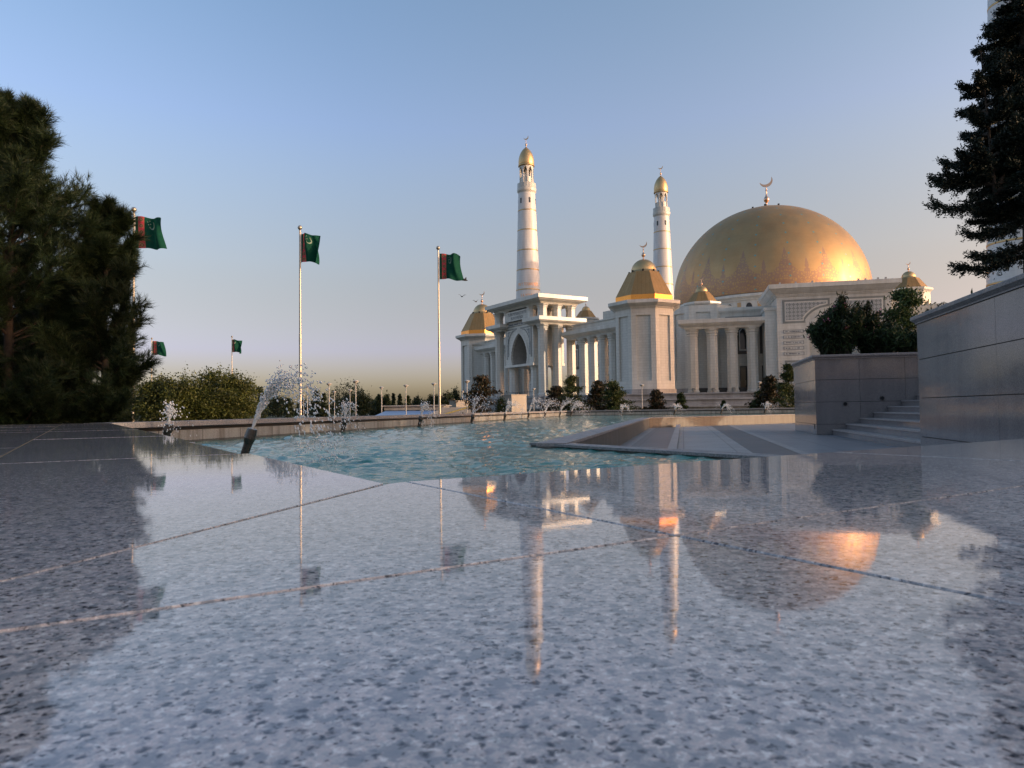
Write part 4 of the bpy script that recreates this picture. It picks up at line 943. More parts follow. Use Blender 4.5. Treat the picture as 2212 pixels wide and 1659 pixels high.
c_ = t.mix(1, c_, t.ramp(t.noise(1.0, mp.outputs[0], 6, .7), ((.33, (.80, .78, .75)), (.6, (1, 1, 1)))), 'MULTIPLY'); M_SHAFT = t.set(c_, .35)
for px, Y, lb in ((1142, 240, 'slender white minaret with a gold cap rising behind the gate'), (1434, 272, 'white minaret further back, between the front tower and the big dome')):
    c = at(px, 700, Y); c.z = 0; minaret('minaret', c, lb)
c = at(2200, 500, 118.5); c.z = 0; minaret('minaret', c, 'white minaret at the right edge of the picture, behind the dark conifer')

mosque.location = (C0.x * MS, C0.y * MS, 1 - MS); mosque.scale = (MS, MS, MS)

# wing of the hall seen between the columns of the open colonnade
wa, wb = at(1352, 860, 176), at(1226, 860, 203); wa.z = wb.z = 0; wdv = (wb - wa).normalized(); wnv = Vector((-wdv.y, wdv.x, 0)) * -1
if wnv.y > 0: wnv = -wnv
wing = empty('hall_wing', 'white marble wing of the mosque with dark windows and doors, seen between the colonnade columns', 'building', (wa.x, wa.y, 0), 0)
WL = (wb - wa).length
m = MB(); m.box(wa, wdv, wnv, 0, WL, -12, 0, ZP, 19.2); m.build('wall', M_MARBLE, wing)
for px in (1250, 1273, 1296, 1319):
    f = (px - 1352) / (1226 - 1352); k = f * WL * 1.0
    m = MB(); m.box(wa, wdv, wnv, k - 1.3, k + 1.3, .0, .1, 12.0, 19.0); w_ = m.build('window', M_BRONZE, wing)
    m = MB(); m.box(wa, wdv, wnv, k - .7, k + .7, .101, .16, 13.0, 17.2); m.build('window_pane', M_GLASS, w_)
    m = MB(); m.box(wa, wdv, wnv, k - .95, k - .72, .101, .2, 12.8, 17.4); m.box(wa, wdv, wnv, k + .72, k + .95, .101, .2, 12.8, 17.4); m.box(wa, wdv, wnv, k - .95, k + .95, .101, .2, 17.41, 17.65); m.build('window_frame', M_TRIM, w_)
    m = MB(); m.box(wa, wdv, wnv, k - 1.1, k + 1.1, .0, .1, ZP, 9.9); m.build('door', M_BRONZE, wing)
# ================================================================ flags, lamps, fountains, greenery
def flag_pole(px, ybase, Y, ztop, fl, ho, az, seed, label):
    c = at(px, 700, Y); c.z = 0; r = empty('flagpole', label, 'flagpole', tuple(c), 0, 'flagpoles with green national flags')
    m = MB(); m.tube((c.x, c.y, 0), (c.x, c.y, ztop * .42), .11, .095, 14); m.tube((c.x, c.y, ztop * .42), (c.x, c.y, ztop * .46), .10, .10, 14); m.tube((c.x, c.y, ztop * .46), (c.x, c.y, ztop - .25), .085, .06, 14); m.tube((c.x, c.y, 0), (c.x, c.y, .12), .3, .3, 14); m.build('pole', M_STEEL, r)
    m = MB(); m.lathe(c, [(.07, ztop - .27), (.06, ztop - .2)] + [(.17 * math.cos(a), ztop - .05 + .17 * math.sin(a)) for a in np.linspace(-1.2, 1.5, 10)], 18, smooth=True); m.build('ball_top', M_STEEL, r)
    rr_ = random.Random(seed); nu, nv = 36, 22; u = azd(az); nvv = Vector((-u.y, u.x, 0)); vs, fs, uvs = [], [], []
    ph1, ph2 = rr_.random() * 6, rr_.random() * 6; amp = rr_.uniform(.16, .24) * ho
    for i in range(nu + 1):
        f = i / nu
        for j in range(nv + 1):
            h = j / nv
            wv = amp * f ** .8 * (math.sin(f * 6.6 - h * 1.4 + ph1) + .45 * math.sin(f * 13 + h * 3.1 + ph2))
            run = fl * (f - .10 * f * f * (1 + math.sin(h * 3 + ph2)))
            sag = -.20 * ho * f * f * (1.1 - h * .4) + .05 * ho * math.sin(f * 8 + ph2 + h * 2.0) * f + (1 - h) * .10 * ho * f * f
            p = c + u * (run + .12) + nvv * wv; vs.append((p.x, p.y, ztop - .55 - ho * (1 - h) + sag)); uvs.append((f, h))
    for i in range(nu):
        for j in range(nv): a = i * (nv + 1) + j; fs.append((a, a + nv + 1, a + nv + 2, a + 1))
    m = MB(); m.add(vs, fs, 0, True); o = m.build('flag', M_FLAG, r); ul = o.data.uv_layers.new(name='UVMap')
    for lp in o.data.loops: ul.data[lp.index].uv = uvs[lp.vertex_index]
    m = MB(); m.tube((c.x + u.x * .11, c.y + u.y * .11, ztop - .4), (c.x + u.x * .11, c.y + u.y * .11, ztop - .6 - ho), .015, n=5); m.build('halyard', M_STEEL, r)
flag_pole(288, 905, 47.7, 15.0, 2.45, 2.15, 96, 2, 'nearest flagpole, its green flag flying above the dark pine')
flag_pole(648.5, 905, 53.0, 15.0, 1.75, 2.15, 112, 5, 'steel flagpole left of centre with a crumpled green flag')
flag_pole(948, 893, 60.3, 15.0, 2.15, 2.2, 100, 8, 'steel flagpole just left of the mosque with a green flag')
flag_pole(501, 820, 128, 15.0, 1.9, 2.3, 115, 11, 'distant flagpole rising behind the round green bush')
flag_pole(328, 820, 129, 15.0, 2.6, 2.5, 95, 14, 'distant flagpole beside the dark pine, half its flag hidden')

def park_lamp():
    r = empty('park_lamp', 'x', 'lamp', (0, 0, 0), 0, 'thin white park lamps with saucer heads')
    m = MB(); m.tube((0, 0, 0), (0, 0, .5), .08, .07, 10); m.tube((0, 0, .5), (0, 0, 3.62), .048, .042, 10); m.build('post', M_LAMP, r)
    m = MB(); m.lathe((0, 0), [(.05, 3.6), (.07, 3.68), (.20, 3.80), (.24, 3.83), (.20, 3.845)], 18, smooth=True); m.build('lamp_bowl', M_LAMP, r)
    m = MB(); m.lathe((0, 0), [(.19, 3.85), (.30, 3.88), (.31, 3.9), (.14, 3.97), (.04, 4.01)], 18, smooth=True); m.build('lamp_shade', M_LAMP, r)
    return r
lamp0 = park_lamp(); first = True
for px, yt, lb in ((656, 852, 'short distant lamp hugging the second flagpole'), (664, 831.6, 'lamp just right of the second flagpole'), (711, 826.8, 'lamp in front of the broad tree, left of two close together'), (722.5, 845, 'lamp in front of the broad tree, right of two close together'),
                   (756, 841, 'dim lamp within the outline of the broad tree'), (768.5, 821, 'tallest looking lamp, right of the broad tree'), (796, 868.7, 'tiny far lamp in front of the dark woodland'), (824.5, 835, 'lamp at the left end of the blue roof'), (877, 830.6, 'lamp in the middle of the blue roof'),
                   (937.5, 826.7, 'lamp just left of the third flagpole'), (1009, 821, 'lamp in front of the left corner tower'), (999, 844, 'smaller lamp beside the base of the left corner tower'), (1153, 838, 'lamp in front of the gate'), (1387, 829.5, 'lamp in front of the front corner tower'), (1641, 824, 'lamp near the portal, beside a reddish tree')):
    yh = 885.5 - .014 * (px - 1106); Y = 3.0 * PF / (yh - yt); p = at(px, 860, Y)
    o = lamp0 if first else copy_tree(lamp0); first = False; o.location = (p.x, p.y, 0); o['label'] = lb

# ---- fountain jets along the far wall
def spray(seed, n, v0, tilt, spread, r0, r1, z0, x0=.0, bias=1.25):
    rng_ = np.random.default_rng(seed); ico = None
    P, Rr, S = [], [], []
    k = 5
    dirs = [(tilt + rng_.normal(0, spread), rng_.normal(0, spread * .8)) for _ in range(k * 2)]
    while len(P) < n:
        a, b = dirs[rng_.integers(len(dirs))]; a += rng_.normal(0, .03); b += rng_.normal(0, .03); v = v0 * (1 + rng_.normal(0, .07))
        tmax = 2 * v / 9.8 * 1.25; t = tmax * rng_.random() ** bias
        x = x0 + v * math.sin(a) * t; y = v * math.sin(b) * t; z = z0 + v * math.cos(a) * t - 4.9 * t * t
        if z < .0: continue
        P.append((x, y, z)); Rr.append(rng_.uniform(r0, r1) * (1.1 - .45 * t / tmax)); vz = v * math.cos(a) - 9.8 * t; S.append((v * math.sin(a), v * math.sin(b), vz))
    # octahedron-ish drops subdivided once, stretched along their motion
    import bmesh
    bm = bmesh.new(); bmesh.ops.create_icosphere(bm, subdivisions=2, radius=1); bm.verts.index_update(); iv = np.array([v.co[:] for v in bm.verts]); fi = np.array([[v.index for v in f.verts] for f in bm.faces]); bm.free()
    V, F = [], []
    for i, (p, r, s) in enumerate(zip(P, Rr, S)):
        s = np.array(s); sp_ = np.linalg.norm(s) + 1e-6; d = s / sp_; st_ = 1 + min(1.6, sp_ * .45) * rng_.uniform(.4, 1)
        al = iv @ d; q = iv + np.outer(al * (st_ - 1), d); V.append(q * r + np.array(p)); F.append(fi + len(iv) * i)
    return np.concatenate(V), np.concatenate(F)
def nozzle(label, x, y, az, h, seed, n, v, tilt, spread, r0, r1, lean=.22, rad=.045, bias=1.25):
    r = empty('fountain_jet', label, 'fountain jet', (x, y, ZWATER), R(90 - az), 'fountain jets round the pool')
    ROOT[r.name] = Matrix.Identity(4)
    tip = Vector((h * lean, 0, h)); m = MB()
    m.tube((0, 0, -.3), (0, 0, .02), rad, rad, 12); m.tube((0, 0, .02), tip * .55, rad * .85, rad * .95, 12); m.tube(tip * .55, tip * .72, rad * .95, rad * 1.3, 12); m.tube(tip * .72, tip, rad * 1.3, rad * 1.1, 12); m.build('nozzle', M_NOZZLE, r)
    V, F = spray(seed, n, v, tilt, spread, r0, r1, h, h * lean, bias); tag(np_obj('water_spray', V, F, M_SPRAY, r, True), kind='stuff')
    return r
nz = at(524, 980, 6.4); nozzle('nearest fountain jet, a leaning bronze nozzle throwing heavy drops by the ledge corner', nz.x, nz.y, 92, .30, 21, 1400, 3.1, .34, .04, .0040, .0105, .30, .040, 1.4)
lbl = {318: 'jet beside the dark pine, a small upright plume at the far left', 712: 'jet right of the second flagpole', 883: 'jet left of the third flagpole', 1000: 'jet in front of the reddish tree by the left corner tower', 1073: 'jet in front of the gate, left of two single arcs', 1126: 'jet with a neat single arc in front of the gate', 1163: 'jet right of the lamp before the gate', 1197: 'jet in front of the green shrub, wide arc', 1222: 'jet at the bend of the pool wall', 1342: 'low jet below the front corner tower', 1455: 'jet between the front tower and the small gold tower', 1555: 'jet below the frontal portico', 1648: 'jet next to the planter at the right end'}
i = 0
for px, lb in lbl.items():
    rr_ = (px - 1106) / PF
    if px < 1230: s = (P1.y * rr_ - P1.x) / (.2334 - rr_ * .9724); p = P1 + D_ * s + E_ * .30
    else: s = (P2.y * rr_ - P2.x) / (.9724 + rr_ * .2334); p = P2 + E_ * s - D_ * .4
    i += 1
    ups = {318: (.0, .13, 2.25), 712: (.10, .10, 2.5), 883: (.16, .11, 2.6), 1000: (.10, .22, 3.5), 1073: (.30, .12, 3.1), 1126: (.30, .07, 3.6), 1163: (.30, .10, 3.6), 1197: (.42, .10, 4.0), 1222: (.45, .10, 3.5)}.get(px, (.35, .30, 2.6))
    k = min(1.9, 1 + p.y / 60)
    nozzle(lb, p.x, p.y, 103.5 if px < 1230 else 120, .30, 30 + i, 330, ups[2], ups[0], ups[1], .006 * k, .011 * k, .2, .055)

# ---- plant builders
def rand_unit(r, n):
    v = r.normal(size=(n, 3)); return v / np.linalg.norm(v, axis=1, keepdims=True)
def leaf_quads(C, r, ln, wd, N=None, updir=None):
    """diamond leaves at C; returns V, F"""
    n = len(C); d = rand_unit(r, n)
    if updir is not None: d = d + np.asarray(updir); d /= np.linalg.norm(d, axis=1, keepdims=True)
    s = np.cross(d, rand_unit(r, n)); s /= np.linalg.norm(s, axis=1, keepdims=True) + 1e-9
    k = r.uniform(.7, 1.3, (n, 1)); L_ = d * ln * k; W_ = s * wd * k
    V = np.stack([C - L_ * .5, C + W_ * .5 + L_ * .05, C + L_ * .5, C - W_ * .5 + L_ * .05], 1).reshape(-1, 3)
    return V, np.arange(4 * n).reshape(-1, 4)
def clump_points(r, n, c, rad, zmin=None, nclump=40, cs=.28, shell=.55):
    """points gathered in clumps through an ellipsoid, mostly towards its skin"""
    k = rand_unit(r, nclump) * (shell + (1 - shell) * r.random((nclump, 1))); w_ = r.uniform(.5, 1.4, nclump); idx = r.choice(nclump, n, p=w_ / w_.sum())
    P = k[idx] + r.normal(0, cs, (n, 3)) * (.6 + .6 * r.random((n, 1)))
    P = np.asarray(c) + P * np.asarray(rad)
    if zmin is not None: P = P[P[:, 2] > zmin]
    return P
def broad_tree(name, label, cat, base, H, rad, mat, seed, n=5000, ls=.12, trunk=.07, low=.18, group=None, ncl=46, cs=.24):
    r = np.random.default_rng(seed); o = empty(name, label, cat, tuple(base), 0, group)
    b = np.array(base); zc = H * (low + (1 - low) / 2); rz = H * (1 - low) / 2
    P = clump_points(r, n, b + [0, 0, zc], (rad, rad, rz), b[2] + H * low * .6, ncl, cs)
    V, F = leaf_quads(P, r, ls, ls * .55); np_obj('crown', V, F, mat, o)
    m = MB(); prev = Vector(base)
    for k in range(4):
        q = Vector(base) + Vector((r.normal(0, .04) * H, r.normal(0, .04) * H, H * .72 * (k + 1) / 4)); m.tube(prev, q, trunk * (1 - k * .2), trunk * (1 - (k + 1) * .2), 7)
        for _ in range(3):
            d = rand_unit(r, 1)[0]; e = q + Vector((d[0] * rad * .75, d[1] * rad * .75, H * .12 + abs(d[2]) * H * .1)); m.tube(q - Vector((0, 0, H * .08)), e, trunk * .45 * (1 - k * .15), .008, 5)
        prev = q
    m.build('trunk', M_BARK, o); return o
def cone_tree(name, label, cat, base, H, rad, mat, seed, n=4000, ls=.13, group=None, ragged=.25, low=.04, trunk=.06):
    r = np.random.default_rng(seed); o = empty(name, label, cat, tuple(base), 0, group); b = np.array(base)
    nc = 60; hz = np.sort(low + (1 - low) * r.random(nc) ** .8); ang = r.random(nc) * 2 * math.pi; rr_ = rad * (1 - hz) ** .75 * (1 + r.normal(0, ragged, nc)) * (.35 + .65 * np.minimum(1, hz / .12))
    idx = r.integers(0, nc, n); t = r.random(n) ** .6
    P = np.stack([np.cos(ang[idx]) * rr_[idx] * t, np.sin(ang[idx]) * rr_[idx] * t, hz[idx] * H + (t - .5) * H * .05], 1) + r.normal(0, 1, (n, 3)) * np.array([rad * .13, rad * .13, H * .025])
    P = b + P; V, F = leaf_quads(P, r, ls, ls * .45, updir=(0, 0, .8)); np_obj('crown', V, F, mat, o)
    m = MB(); m.tube(base, Vector(base) + Vector((0, 0, H * .9)), trunk, .01, 7); m.build('trunk', M_BARK, o); return o

# ---- shrubs and small trees in front of the mosque
for i, (px, yt, wpx, kind, Y, lb) in enumerate((
    (1040, 817, 58, 'm', 62, 'reddish brown magnolia like tree in front of the left corner tower'), (1083, 862, 24, 'g', 66, 'low green shrub at the foot of the pedestal'),
    (1203, 838, 36, 'm', 64, 'thin brown leaved shrub between the lamp and the green cone, before the gate'), (1237, 816, 44, 'c', 62, 'green cone shaped conifer in front of the gate columns'),
    (1293, 826, 40, 'm', 64, 'straggly brown shrub before the sunlit colonnade'), (1325, 826, 46, 'c', 61, 'dense green conifer left of the front corner tower'), (1186, 866, 22, 'm', 66, 'small dark shrub before the gate steps'),
    (1417, 846, 32, 'm', 62, 'sparse shrub with two tall shoots below the front corner tower'), (1471, 852, 20, 'c', 62, 'narrow young conifer below the small gold tower'), (1563, 868, 11, 'c', 62, 'tiny young conifer below the portico'),
    (1662, 815, 42, 'm', 60, 'reddish shrub beside the planter'), (1640, 846, 26, 'c', 61, 'low green shrub left of the reddish one'), (1704, 792, 40, 'c', 58, 'tall dark green conifer touching the planter'))):
    p = at(px, 870, Y); p.z = 0; top = at(px, yt, Y).z; wr2 = wpx / 2 / PF * Y
    if kind == 'c': cone_tree('conifer_shrub', lb, 'shrub', tuple(p), top, wr2 * 1.75, M_GREEN, 100 + i, 7500, .17, 'shrubs planted between pool and mosque', .3, .02)
    elif kind == 'g': broad_tree('low_shrub', lb, 'shrub', tuple(p), top, wr2, M_GREEN, 100 + i, 1800, .14, .04, .0, 'shrubs planted between pool and mosque')
    else: cone_tree('brown_shrub', lb, 'shrub', tuple(p), top, wr2 * 1.8, M_BROWN, 100 + i, 3200, .26, 'shrubs planted between pool and mosque', .5, .02)

# ---- left: round bush trees, far trees
for i, (px, yt, wpx, Y, lb) in enumerate(((372, 812, 168, 33, 'rounded bushy tree, left half of the pair lit yellow green behind the pool wall'), (470, 803, 176, 34.5, 'rounded bushy tree, right half of the pair behind the near jet'))):
    p = at(px, 880, Y); p.z = 0; broad_tree('round_tree', lb, 'tree', tuple(p), at(px, yt, Y).z, wpx / 2 / PF * Y * .92, M_BUSH, 200 + i, 24000, .11, .07, .02, 'round trees behind the pool wall', ncl=120, cs=.15)
far = [(560, 838, 40, 'c'), (600, 858, 60, 'b'), (622, 862, 34, 'c'), (656, 862, 30, 'b'), (684, 845, 30, 'c'), (700, 850, 16, 'c'), (745, 830, 78, 'b'), (782, 846, 34, 'b'), (806, 868, 26, 'b'), (818, 854, 15, 'c'), (835, 859, 17, 'b'), (850, 852, 14, 'c'), (864, 853, 14, 'c'), (881, 857, 17, 'c'), (899, 861, 20, 'b'), (915, 866, 18, 'b'), (928, 856, 26, 'b'), (948, 858, 20, 'b'), (968, 847, 24, 'b'), (985, 844, 18, 'b'),
       (260, 868, 60, 'b'), (214, 876, 40, 'b'), (170, 870, 60, 'b'), (110, 866, 70, 'b'), (40, 868, 70, 'b')]
names = {'c': ('poplar', 'narrow dark far tree'), 'b': ('far_tree', 'rounded far tree')}
where = ['left of the near jet', 'behind the near jet', 'just right of the near jet', 'hugging the second flagpole', 'first right of the second flagpole', 'squeezed left of the broad tree', 'the broadest of the park trees', 'joined to the right side of the broadest one', 'low in the gap right of the broad tree', 'first of the even row over the blue roof', 'second of the row over the blue roof', 'tallest at the left of the row over the blue roof', 'slim one in mid row over the blue roof', 'right of the middle lamp over the blue roof', 'near the end of the row over the blue roof', 'lowest, at the row end', 'left of the third flagpole', 'right behind the third flagpole', 'left of two beside the left corner tower', 'touching the left corner tower',
         'seen below the pine beside the yellow posts', 'behind the yellow posts', 'seen under the pine', 'seen under the tall pine', 'at the far left edge under the pine']
for i, (px, yt, wpx, kd) in enumerate(far):
    Y = 135 + (i * 37) % 60 if i < 20 else 60 + i; p = at(px, 880, Y); p.z = 0; top = at(px, yt, Y).z; wr2 = wpx / 2 / PF * Y
    nm, ds = names[kd]; lb = ds + ' ' + where[i]
    if kd == 'c': cone_tree(nm, lb, 'tree', tuple(p), top, wr2 * 1.2, M_FAR, 300 + i, 1600, .5, 'park trees along the horizon', .2, .02, .15)
    else: broad_tree(nm, lb, 'tree', tuple(p), top, wr2, M_FAR, 300 + i, 2600, .42 if i < 20 else .2, .18, .02, 'park trees along the horizon')
# distant belt of woodland all along the horizon
r = np.random.default_rng(77); n = 26000
az_ = r.uniform(R(-60), R(62), n); D0 = r.uniform(330, 420, n); hmax = 5.5 + 3.0 * np.sin(az_ * 37) * np.sin(az_ * 11 + 1) + 1.6 * np.sin(az_ * 131)
C = np.stack([np.sin(az_) * D0, np.cos(az_) * D0, hmax * r.random(n) ** .7], 1); V, F = leaf_quads(C, r, 1.9, 1.3)
tag(np_obj('distant_woodland', V, F, M_FAR), 'belt of far dark trees closing the park along the horizon', 'woodland', kind='stuff')

# ---- canopy with a blue sloping roof, handrail and stone blocks beyond the pool
ca = empty('canopy', 'low canopy with a pale blue sloping roof and grey slab beyond the pool wall', 'canopy', tuple(at(888, 890, 84).to_2d()) + (0,))
q = [at(806, 899.5, 80), at(927, 897, 80), at(943, 886.8, 86), at(833, 887.6, 86)]
m = MB(); m.poly([tuple(v) for v in q]); m.add([tuple(v) for v in q] + [(v.x, v.y, 0) for v in q], [(0, 4, 5, 1), (1, 5, 6, 2), (2, 6, 7, 3), (3, 7, 4, 0)]); m.build('sloping_roof', M_ROOFBLUE, ca)
a, b = at(833, 887, 88), at(960, 886, 88)
m = MB(); m.prism([(a.x, 87, 0), (b.x, 87, 0), (b.x, 95, 0), (a.x, 95, 0)], 1.15, 1.62); m.prism([(a.x - .3, 86.6, 0), (b.x + .3, 86.6, 0), (b.x + .3, 95.3, 0), (a.x - .3, 95.3, 0)], 1.62, 1.75); m.build('roof_slab', M_STEP, ca)
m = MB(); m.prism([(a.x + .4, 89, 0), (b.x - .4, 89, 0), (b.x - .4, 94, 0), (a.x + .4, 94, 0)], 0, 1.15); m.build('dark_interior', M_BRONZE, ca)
sw = empty('ramp_wall', 'grey stone ramp wall with a yellow handrail left of the mosque', 'wall', tuple(at(990, 890, 82).to_2d()) + (0,))
a, b, c2 = at(925, 896, 82), at(958, 880, 82), at(1032, 877, 82)
m = MB(); m.add([(a.x, 82, 0), (a.x, 82, a.z), (b.x, 82, b.z), (c2.x, 82, b.z), (c2.x, 82, 0), (a.x, 85, 0), (a.x, 85, a.z), (b.x, 85, b.z), (c2.x, 85, b.z), (c2.x, 85, 0)], [(4, 3, 2, 1, 0), (5, 6, 7, 8, 9), (1, 2, 7, 6), (2, 3, 8, 7), (3, 4, 9, 8)]); m.build('ramp', M_STEP, sw)
m = MB(); m.tube(at(957, 895.6, 80), at(1029, 874.5, 80), .09, n=8); m.build('handrail', M_YELLOW, sw)
M_PED = marble('dull_pedestal_stone', (.24, .235, .22), 2, 1, .02)
def pedestal(px0, px1, yt, Y, label, dz=6):
    a, b = at(px0, 870, Y), at(px1, 870, Y); zt_ = at(px0, yt, Y).z; r = empty('stone_pedestal', label, 'pedestal', ((a.x + b.x) / 2, Y, 0))
    c = Vector(((a.x + b.x) / 2, Y + 1.5, 0)); h = (b.x - a.x) / 2 * .75
    m = MB(); m.box(c, A_, B_, -h, h, -h, h, 0, zt_ - .15); m.build('block', M_PED, r)
    m = MB(); m.box(c, A_, B_, -h - .08, h + .08, -h - .08, h + .08, zt_ - .15, zt_); m.build('cap', M_PED, r)
pedestal(1086, 1137, 852.5, 100, 'square pale stone pedestal standing before the gate'); pedestal(969, 1012, 865, 100, 'low grey stone block at the foot of the left corner tower')
for i, px in enumerate((200.6, 212.4, 222)):
    p = at(px, 890, 22 + i * .6); r = empty('yellow_post', ('left', 'middle', 'right')[i] + ' one of three thin yellow posts seen below the pine', 'post', (p.x, p.y, 0), 0, 'yellow posts below the pine')
    m = MB(); m.tube((p.x, p.y, 0), (p.x, p.y, at(px, 876, p.y).z), .05, n=10); m.build('post', M_YELLOW, r)
    m = MB(); m.lathe(p, [(.06, at(px, 876, p.y).z), (.07, at(px, 875, p.y).z), (.02, at(px, 874, p.y).z)], 10); m.build('post_cap', M_LAMP, r)

# ---- pines on the left: branches clothed in needle tufts
def needles(r, T, D, n, ln, wd):
    """n needles round each tuft T pointing along D"""
    k = len(T); d = np.repeat(D, n, 0) + rand_unit(r, k * n) * .75; d /= np.linalg.norm(d, axis=1, keepdims=True)
    s = np.cross(d, rand_unit(r, k * n)); s /= np.linalg.norm(s, axis=1, keepdims=True) + 1e-9
    L_ = ln * r.uniform(.6, 1.15, (k * n, 1)); b = np.repeat(T, n, 0) + np.repeat(D, n, 0) * (r.random((k * n, 1)) - .6) * ln * .8
    V = np.stack([b - s * wd, b + s * wd, b + d * L_], 1).reshape(-1, 3); return V, np.arange(3 * k * n).reshape(-1, 3)
def pine(label, base, H, rad, seed, nb, lean=(0, 0), nt=9, ln=.15, nn=26):
    r = np.random.default_rng(seed); o = empty('pine_tree', label, 'tree', tuple(base), 0, 'pine trees on the left')
    b = np.array(base); T, Dd = [], []; m = MB(); tk = []
    top = b + [lean[0], lean[1], H]
    for k in range(7): tk.append(b + (top - b) * k / 6 + np.r_[r.normal(0, .03, 2) * (k > 0), 0])
    for k in range(6): m.tube(tk[k], tk[k + 1], .11 * (1 - k / 6.5), .11 * (1 - (k + 1) / 6.5), 8)
    br = MB()
    for i in range(nb):
        h = .03 + .95 * (i + r.random()) / nb; p = b + (top - b) * h; a = r.random() * 6.283; L_ = rad * (1 - h) ** .62 * r.uniform(.42, 1.3) * (.42 + .58 * min(1, h / .22)) + .18
        d = np.array([math.cos(a), math.sin(a), .18 + .75 * h]); d /= np.linalg.norm(d); q = p; seg = 5
        for s in range(seg):
            d = d + np.array([0, 0, .10]) + r.normal(0, .06, 3); d /= np.linalg.norm(d); q2 = q + d * L_ / seg; br.tube(q, q2, .022 * (1 - s / seg) + .006, .022 * (1 - (s + 1) / seg) + .005, 5, cap=False)
            if s >= 1:
                for _ in range(nt):
                    f = r.random(); sd_ = rand_unit(r, 1)[0]; dd = d + sd_ * .95 + [0, 0, .25]; dd /= np.linalg.norm(dd); sl = L_ * .26 * r.random()
                    T.append(q + (q2 - q) * f + dd * sl); Dd.append(dd)
            q = q2
        T.append(q); Dd.append(d)
    for k in range(14): T.append(top - [0, 0, .5 * r.random()] + r.normal(0, .06, 3)); Dd.append(np.array([0, 0, 1.]))
    m.build('trunk', M_BARK, o); br.build('branches', M_BARK, o)
    V, F = needles(r, np.array(T), np.array(Dd), nn, ln, .0042); np_obj('crown', V, F, M_PINE, o)
def pbase(px, Y): p = at(px, 880, Y); return (p.x, p.y, 0.0)
pine('tall dark pine at the left edge of the picture', pbase(8, 12.4), 6.45, 2.1, 1, 135, (.12, 0), 32, .17)
pine('smaller dark pine in front of the nearest flagpole', pbase(216, 13.0), 4.75, 1.18, 2, 78, (.1, 0), 28, .17)
pine('dark pine between the tall one and the smaller one, set further back', pbase(105, 15.0), 3.7, 1.6, 3, 110, (0, 0), 22)

# ---- dark fir at the right edge, behind the wall
def fir(label, base, H, seed):
    r = np.random.default_rng(seed); o = empty('fir_tree', label, 'tree', tuple(base), 0); b = np.array(base); m = MB(); br = MB(); C, U = [], []
    m.tube(b, b + [0, 0, H], .2, .03, 10)
    def bough(p, d, L_, lift):
        q = p; seg = 7; dd = np.array(d, float)
        for s in range(seg):
            dd = dd + np.array([0, 0, lift * (s - 2) / seg]); dd /= np.linalg.norm(dd); q2 = q + dd * L_ / seg; br.tube(q, q2, .03 * (1 - s / seg) + .005, .03 * (1 - (s + 1) / seg) + .004, 5, cap=False)
            sd_ = np.cross(dd, [0, 0, 1]); sd_ /= np.linalg.norm(sd_) + 1e-9
            if s >= 1:
                for k in range(14):
                    f = r.random(); g_2 = r.choice((-1, 1)); tl = (.30 * L_ * (1 - .62 * (s + f) / seg) + .05) * r.uniform(.3, 1); tdir = dd * .75 + sd_ * g_2 * r.uniform(.1, .7) + np.array([0, 0, r.uniform(-.55, .60)]); tdir /= np.linalg.norm(tdir)
                    base_ = q + (q2 - q) * f; nn_ = max(6, int(tl / .006)); tt = r.random((nn_, 1)); C.append(base_ + tdir * tl * tt + r.normal(0, .026, (nn_, 3))); U.append(np.tile(tdir * 1.1, (nn_, 1)))
            q = q2
    zs = np.linspace(2.6, H, int(H * 6.0))
    for z in zs:
        for _ in range(4 if z < 8.6 else 3):
            a = r.random() * 6.283; L_ = ((1.3 if z < 6.2 else .82) * (1 - z / (H + 1.5)) ** .6) * r.uniform(.7, 1.12); bough(b + [0, 0, z], [math.cos(a), math.sin(a), -.18], L_, .34)
    # the boughs that reach out to the left over the wall, and a side leader
    for px, py, L_ in ((2015, 398, 2.0), (2030, 350, 1.85), (2068, 540, 1.5), (2085, 470, 1.45), (2040, 335, 1.8), (2100, 520, 1.3), (2155, 95, .9)):
        tip = np.array(at(px, py, b[1] - .3)); st_ = b + [0, .0, tip[2] - b[2] + .02]; d = tip - st_; bough(st_, d / np.linalg.norm(d) + [0, 0, -.20], np.linalg.norm(d) * 1.03, .36)
    lead0 = np.array(at(2150, 420, b[1] - .3)); lead1 = np.array(at(2118, 108, b[1] - .35)); br.tube(b + [0, 0, lead0[2] - .3], lead0, .04, .035, 6); br.tube(lead0, lead1, .035, .008, 6)
    for k in range(30):
        f = (k + r.random()) / 30; p = lead0 + (lead1 - lead0) * f; a = r.random() * 6.283; bough(p, [math.cos(a), math.sin(a), .35], .95 * (1 - f) ** .8 + .10, .34)
    C = np.concatenate(C); U = np.concatenate(U); V, F = leaf_quads(C, r, .060, .020, updir=U)
    m.build('trunk', M_BARK, o); br.build('branches', M_BARK, o); np_obj('crown', V, F, M_FIR, o)
fb = at(2232, 500, 12.6); fir('dark fir tree overhanging the wall at the right edge', (fb.x, fb.y, ZPLAZA + 1.66), 9.2, 5)

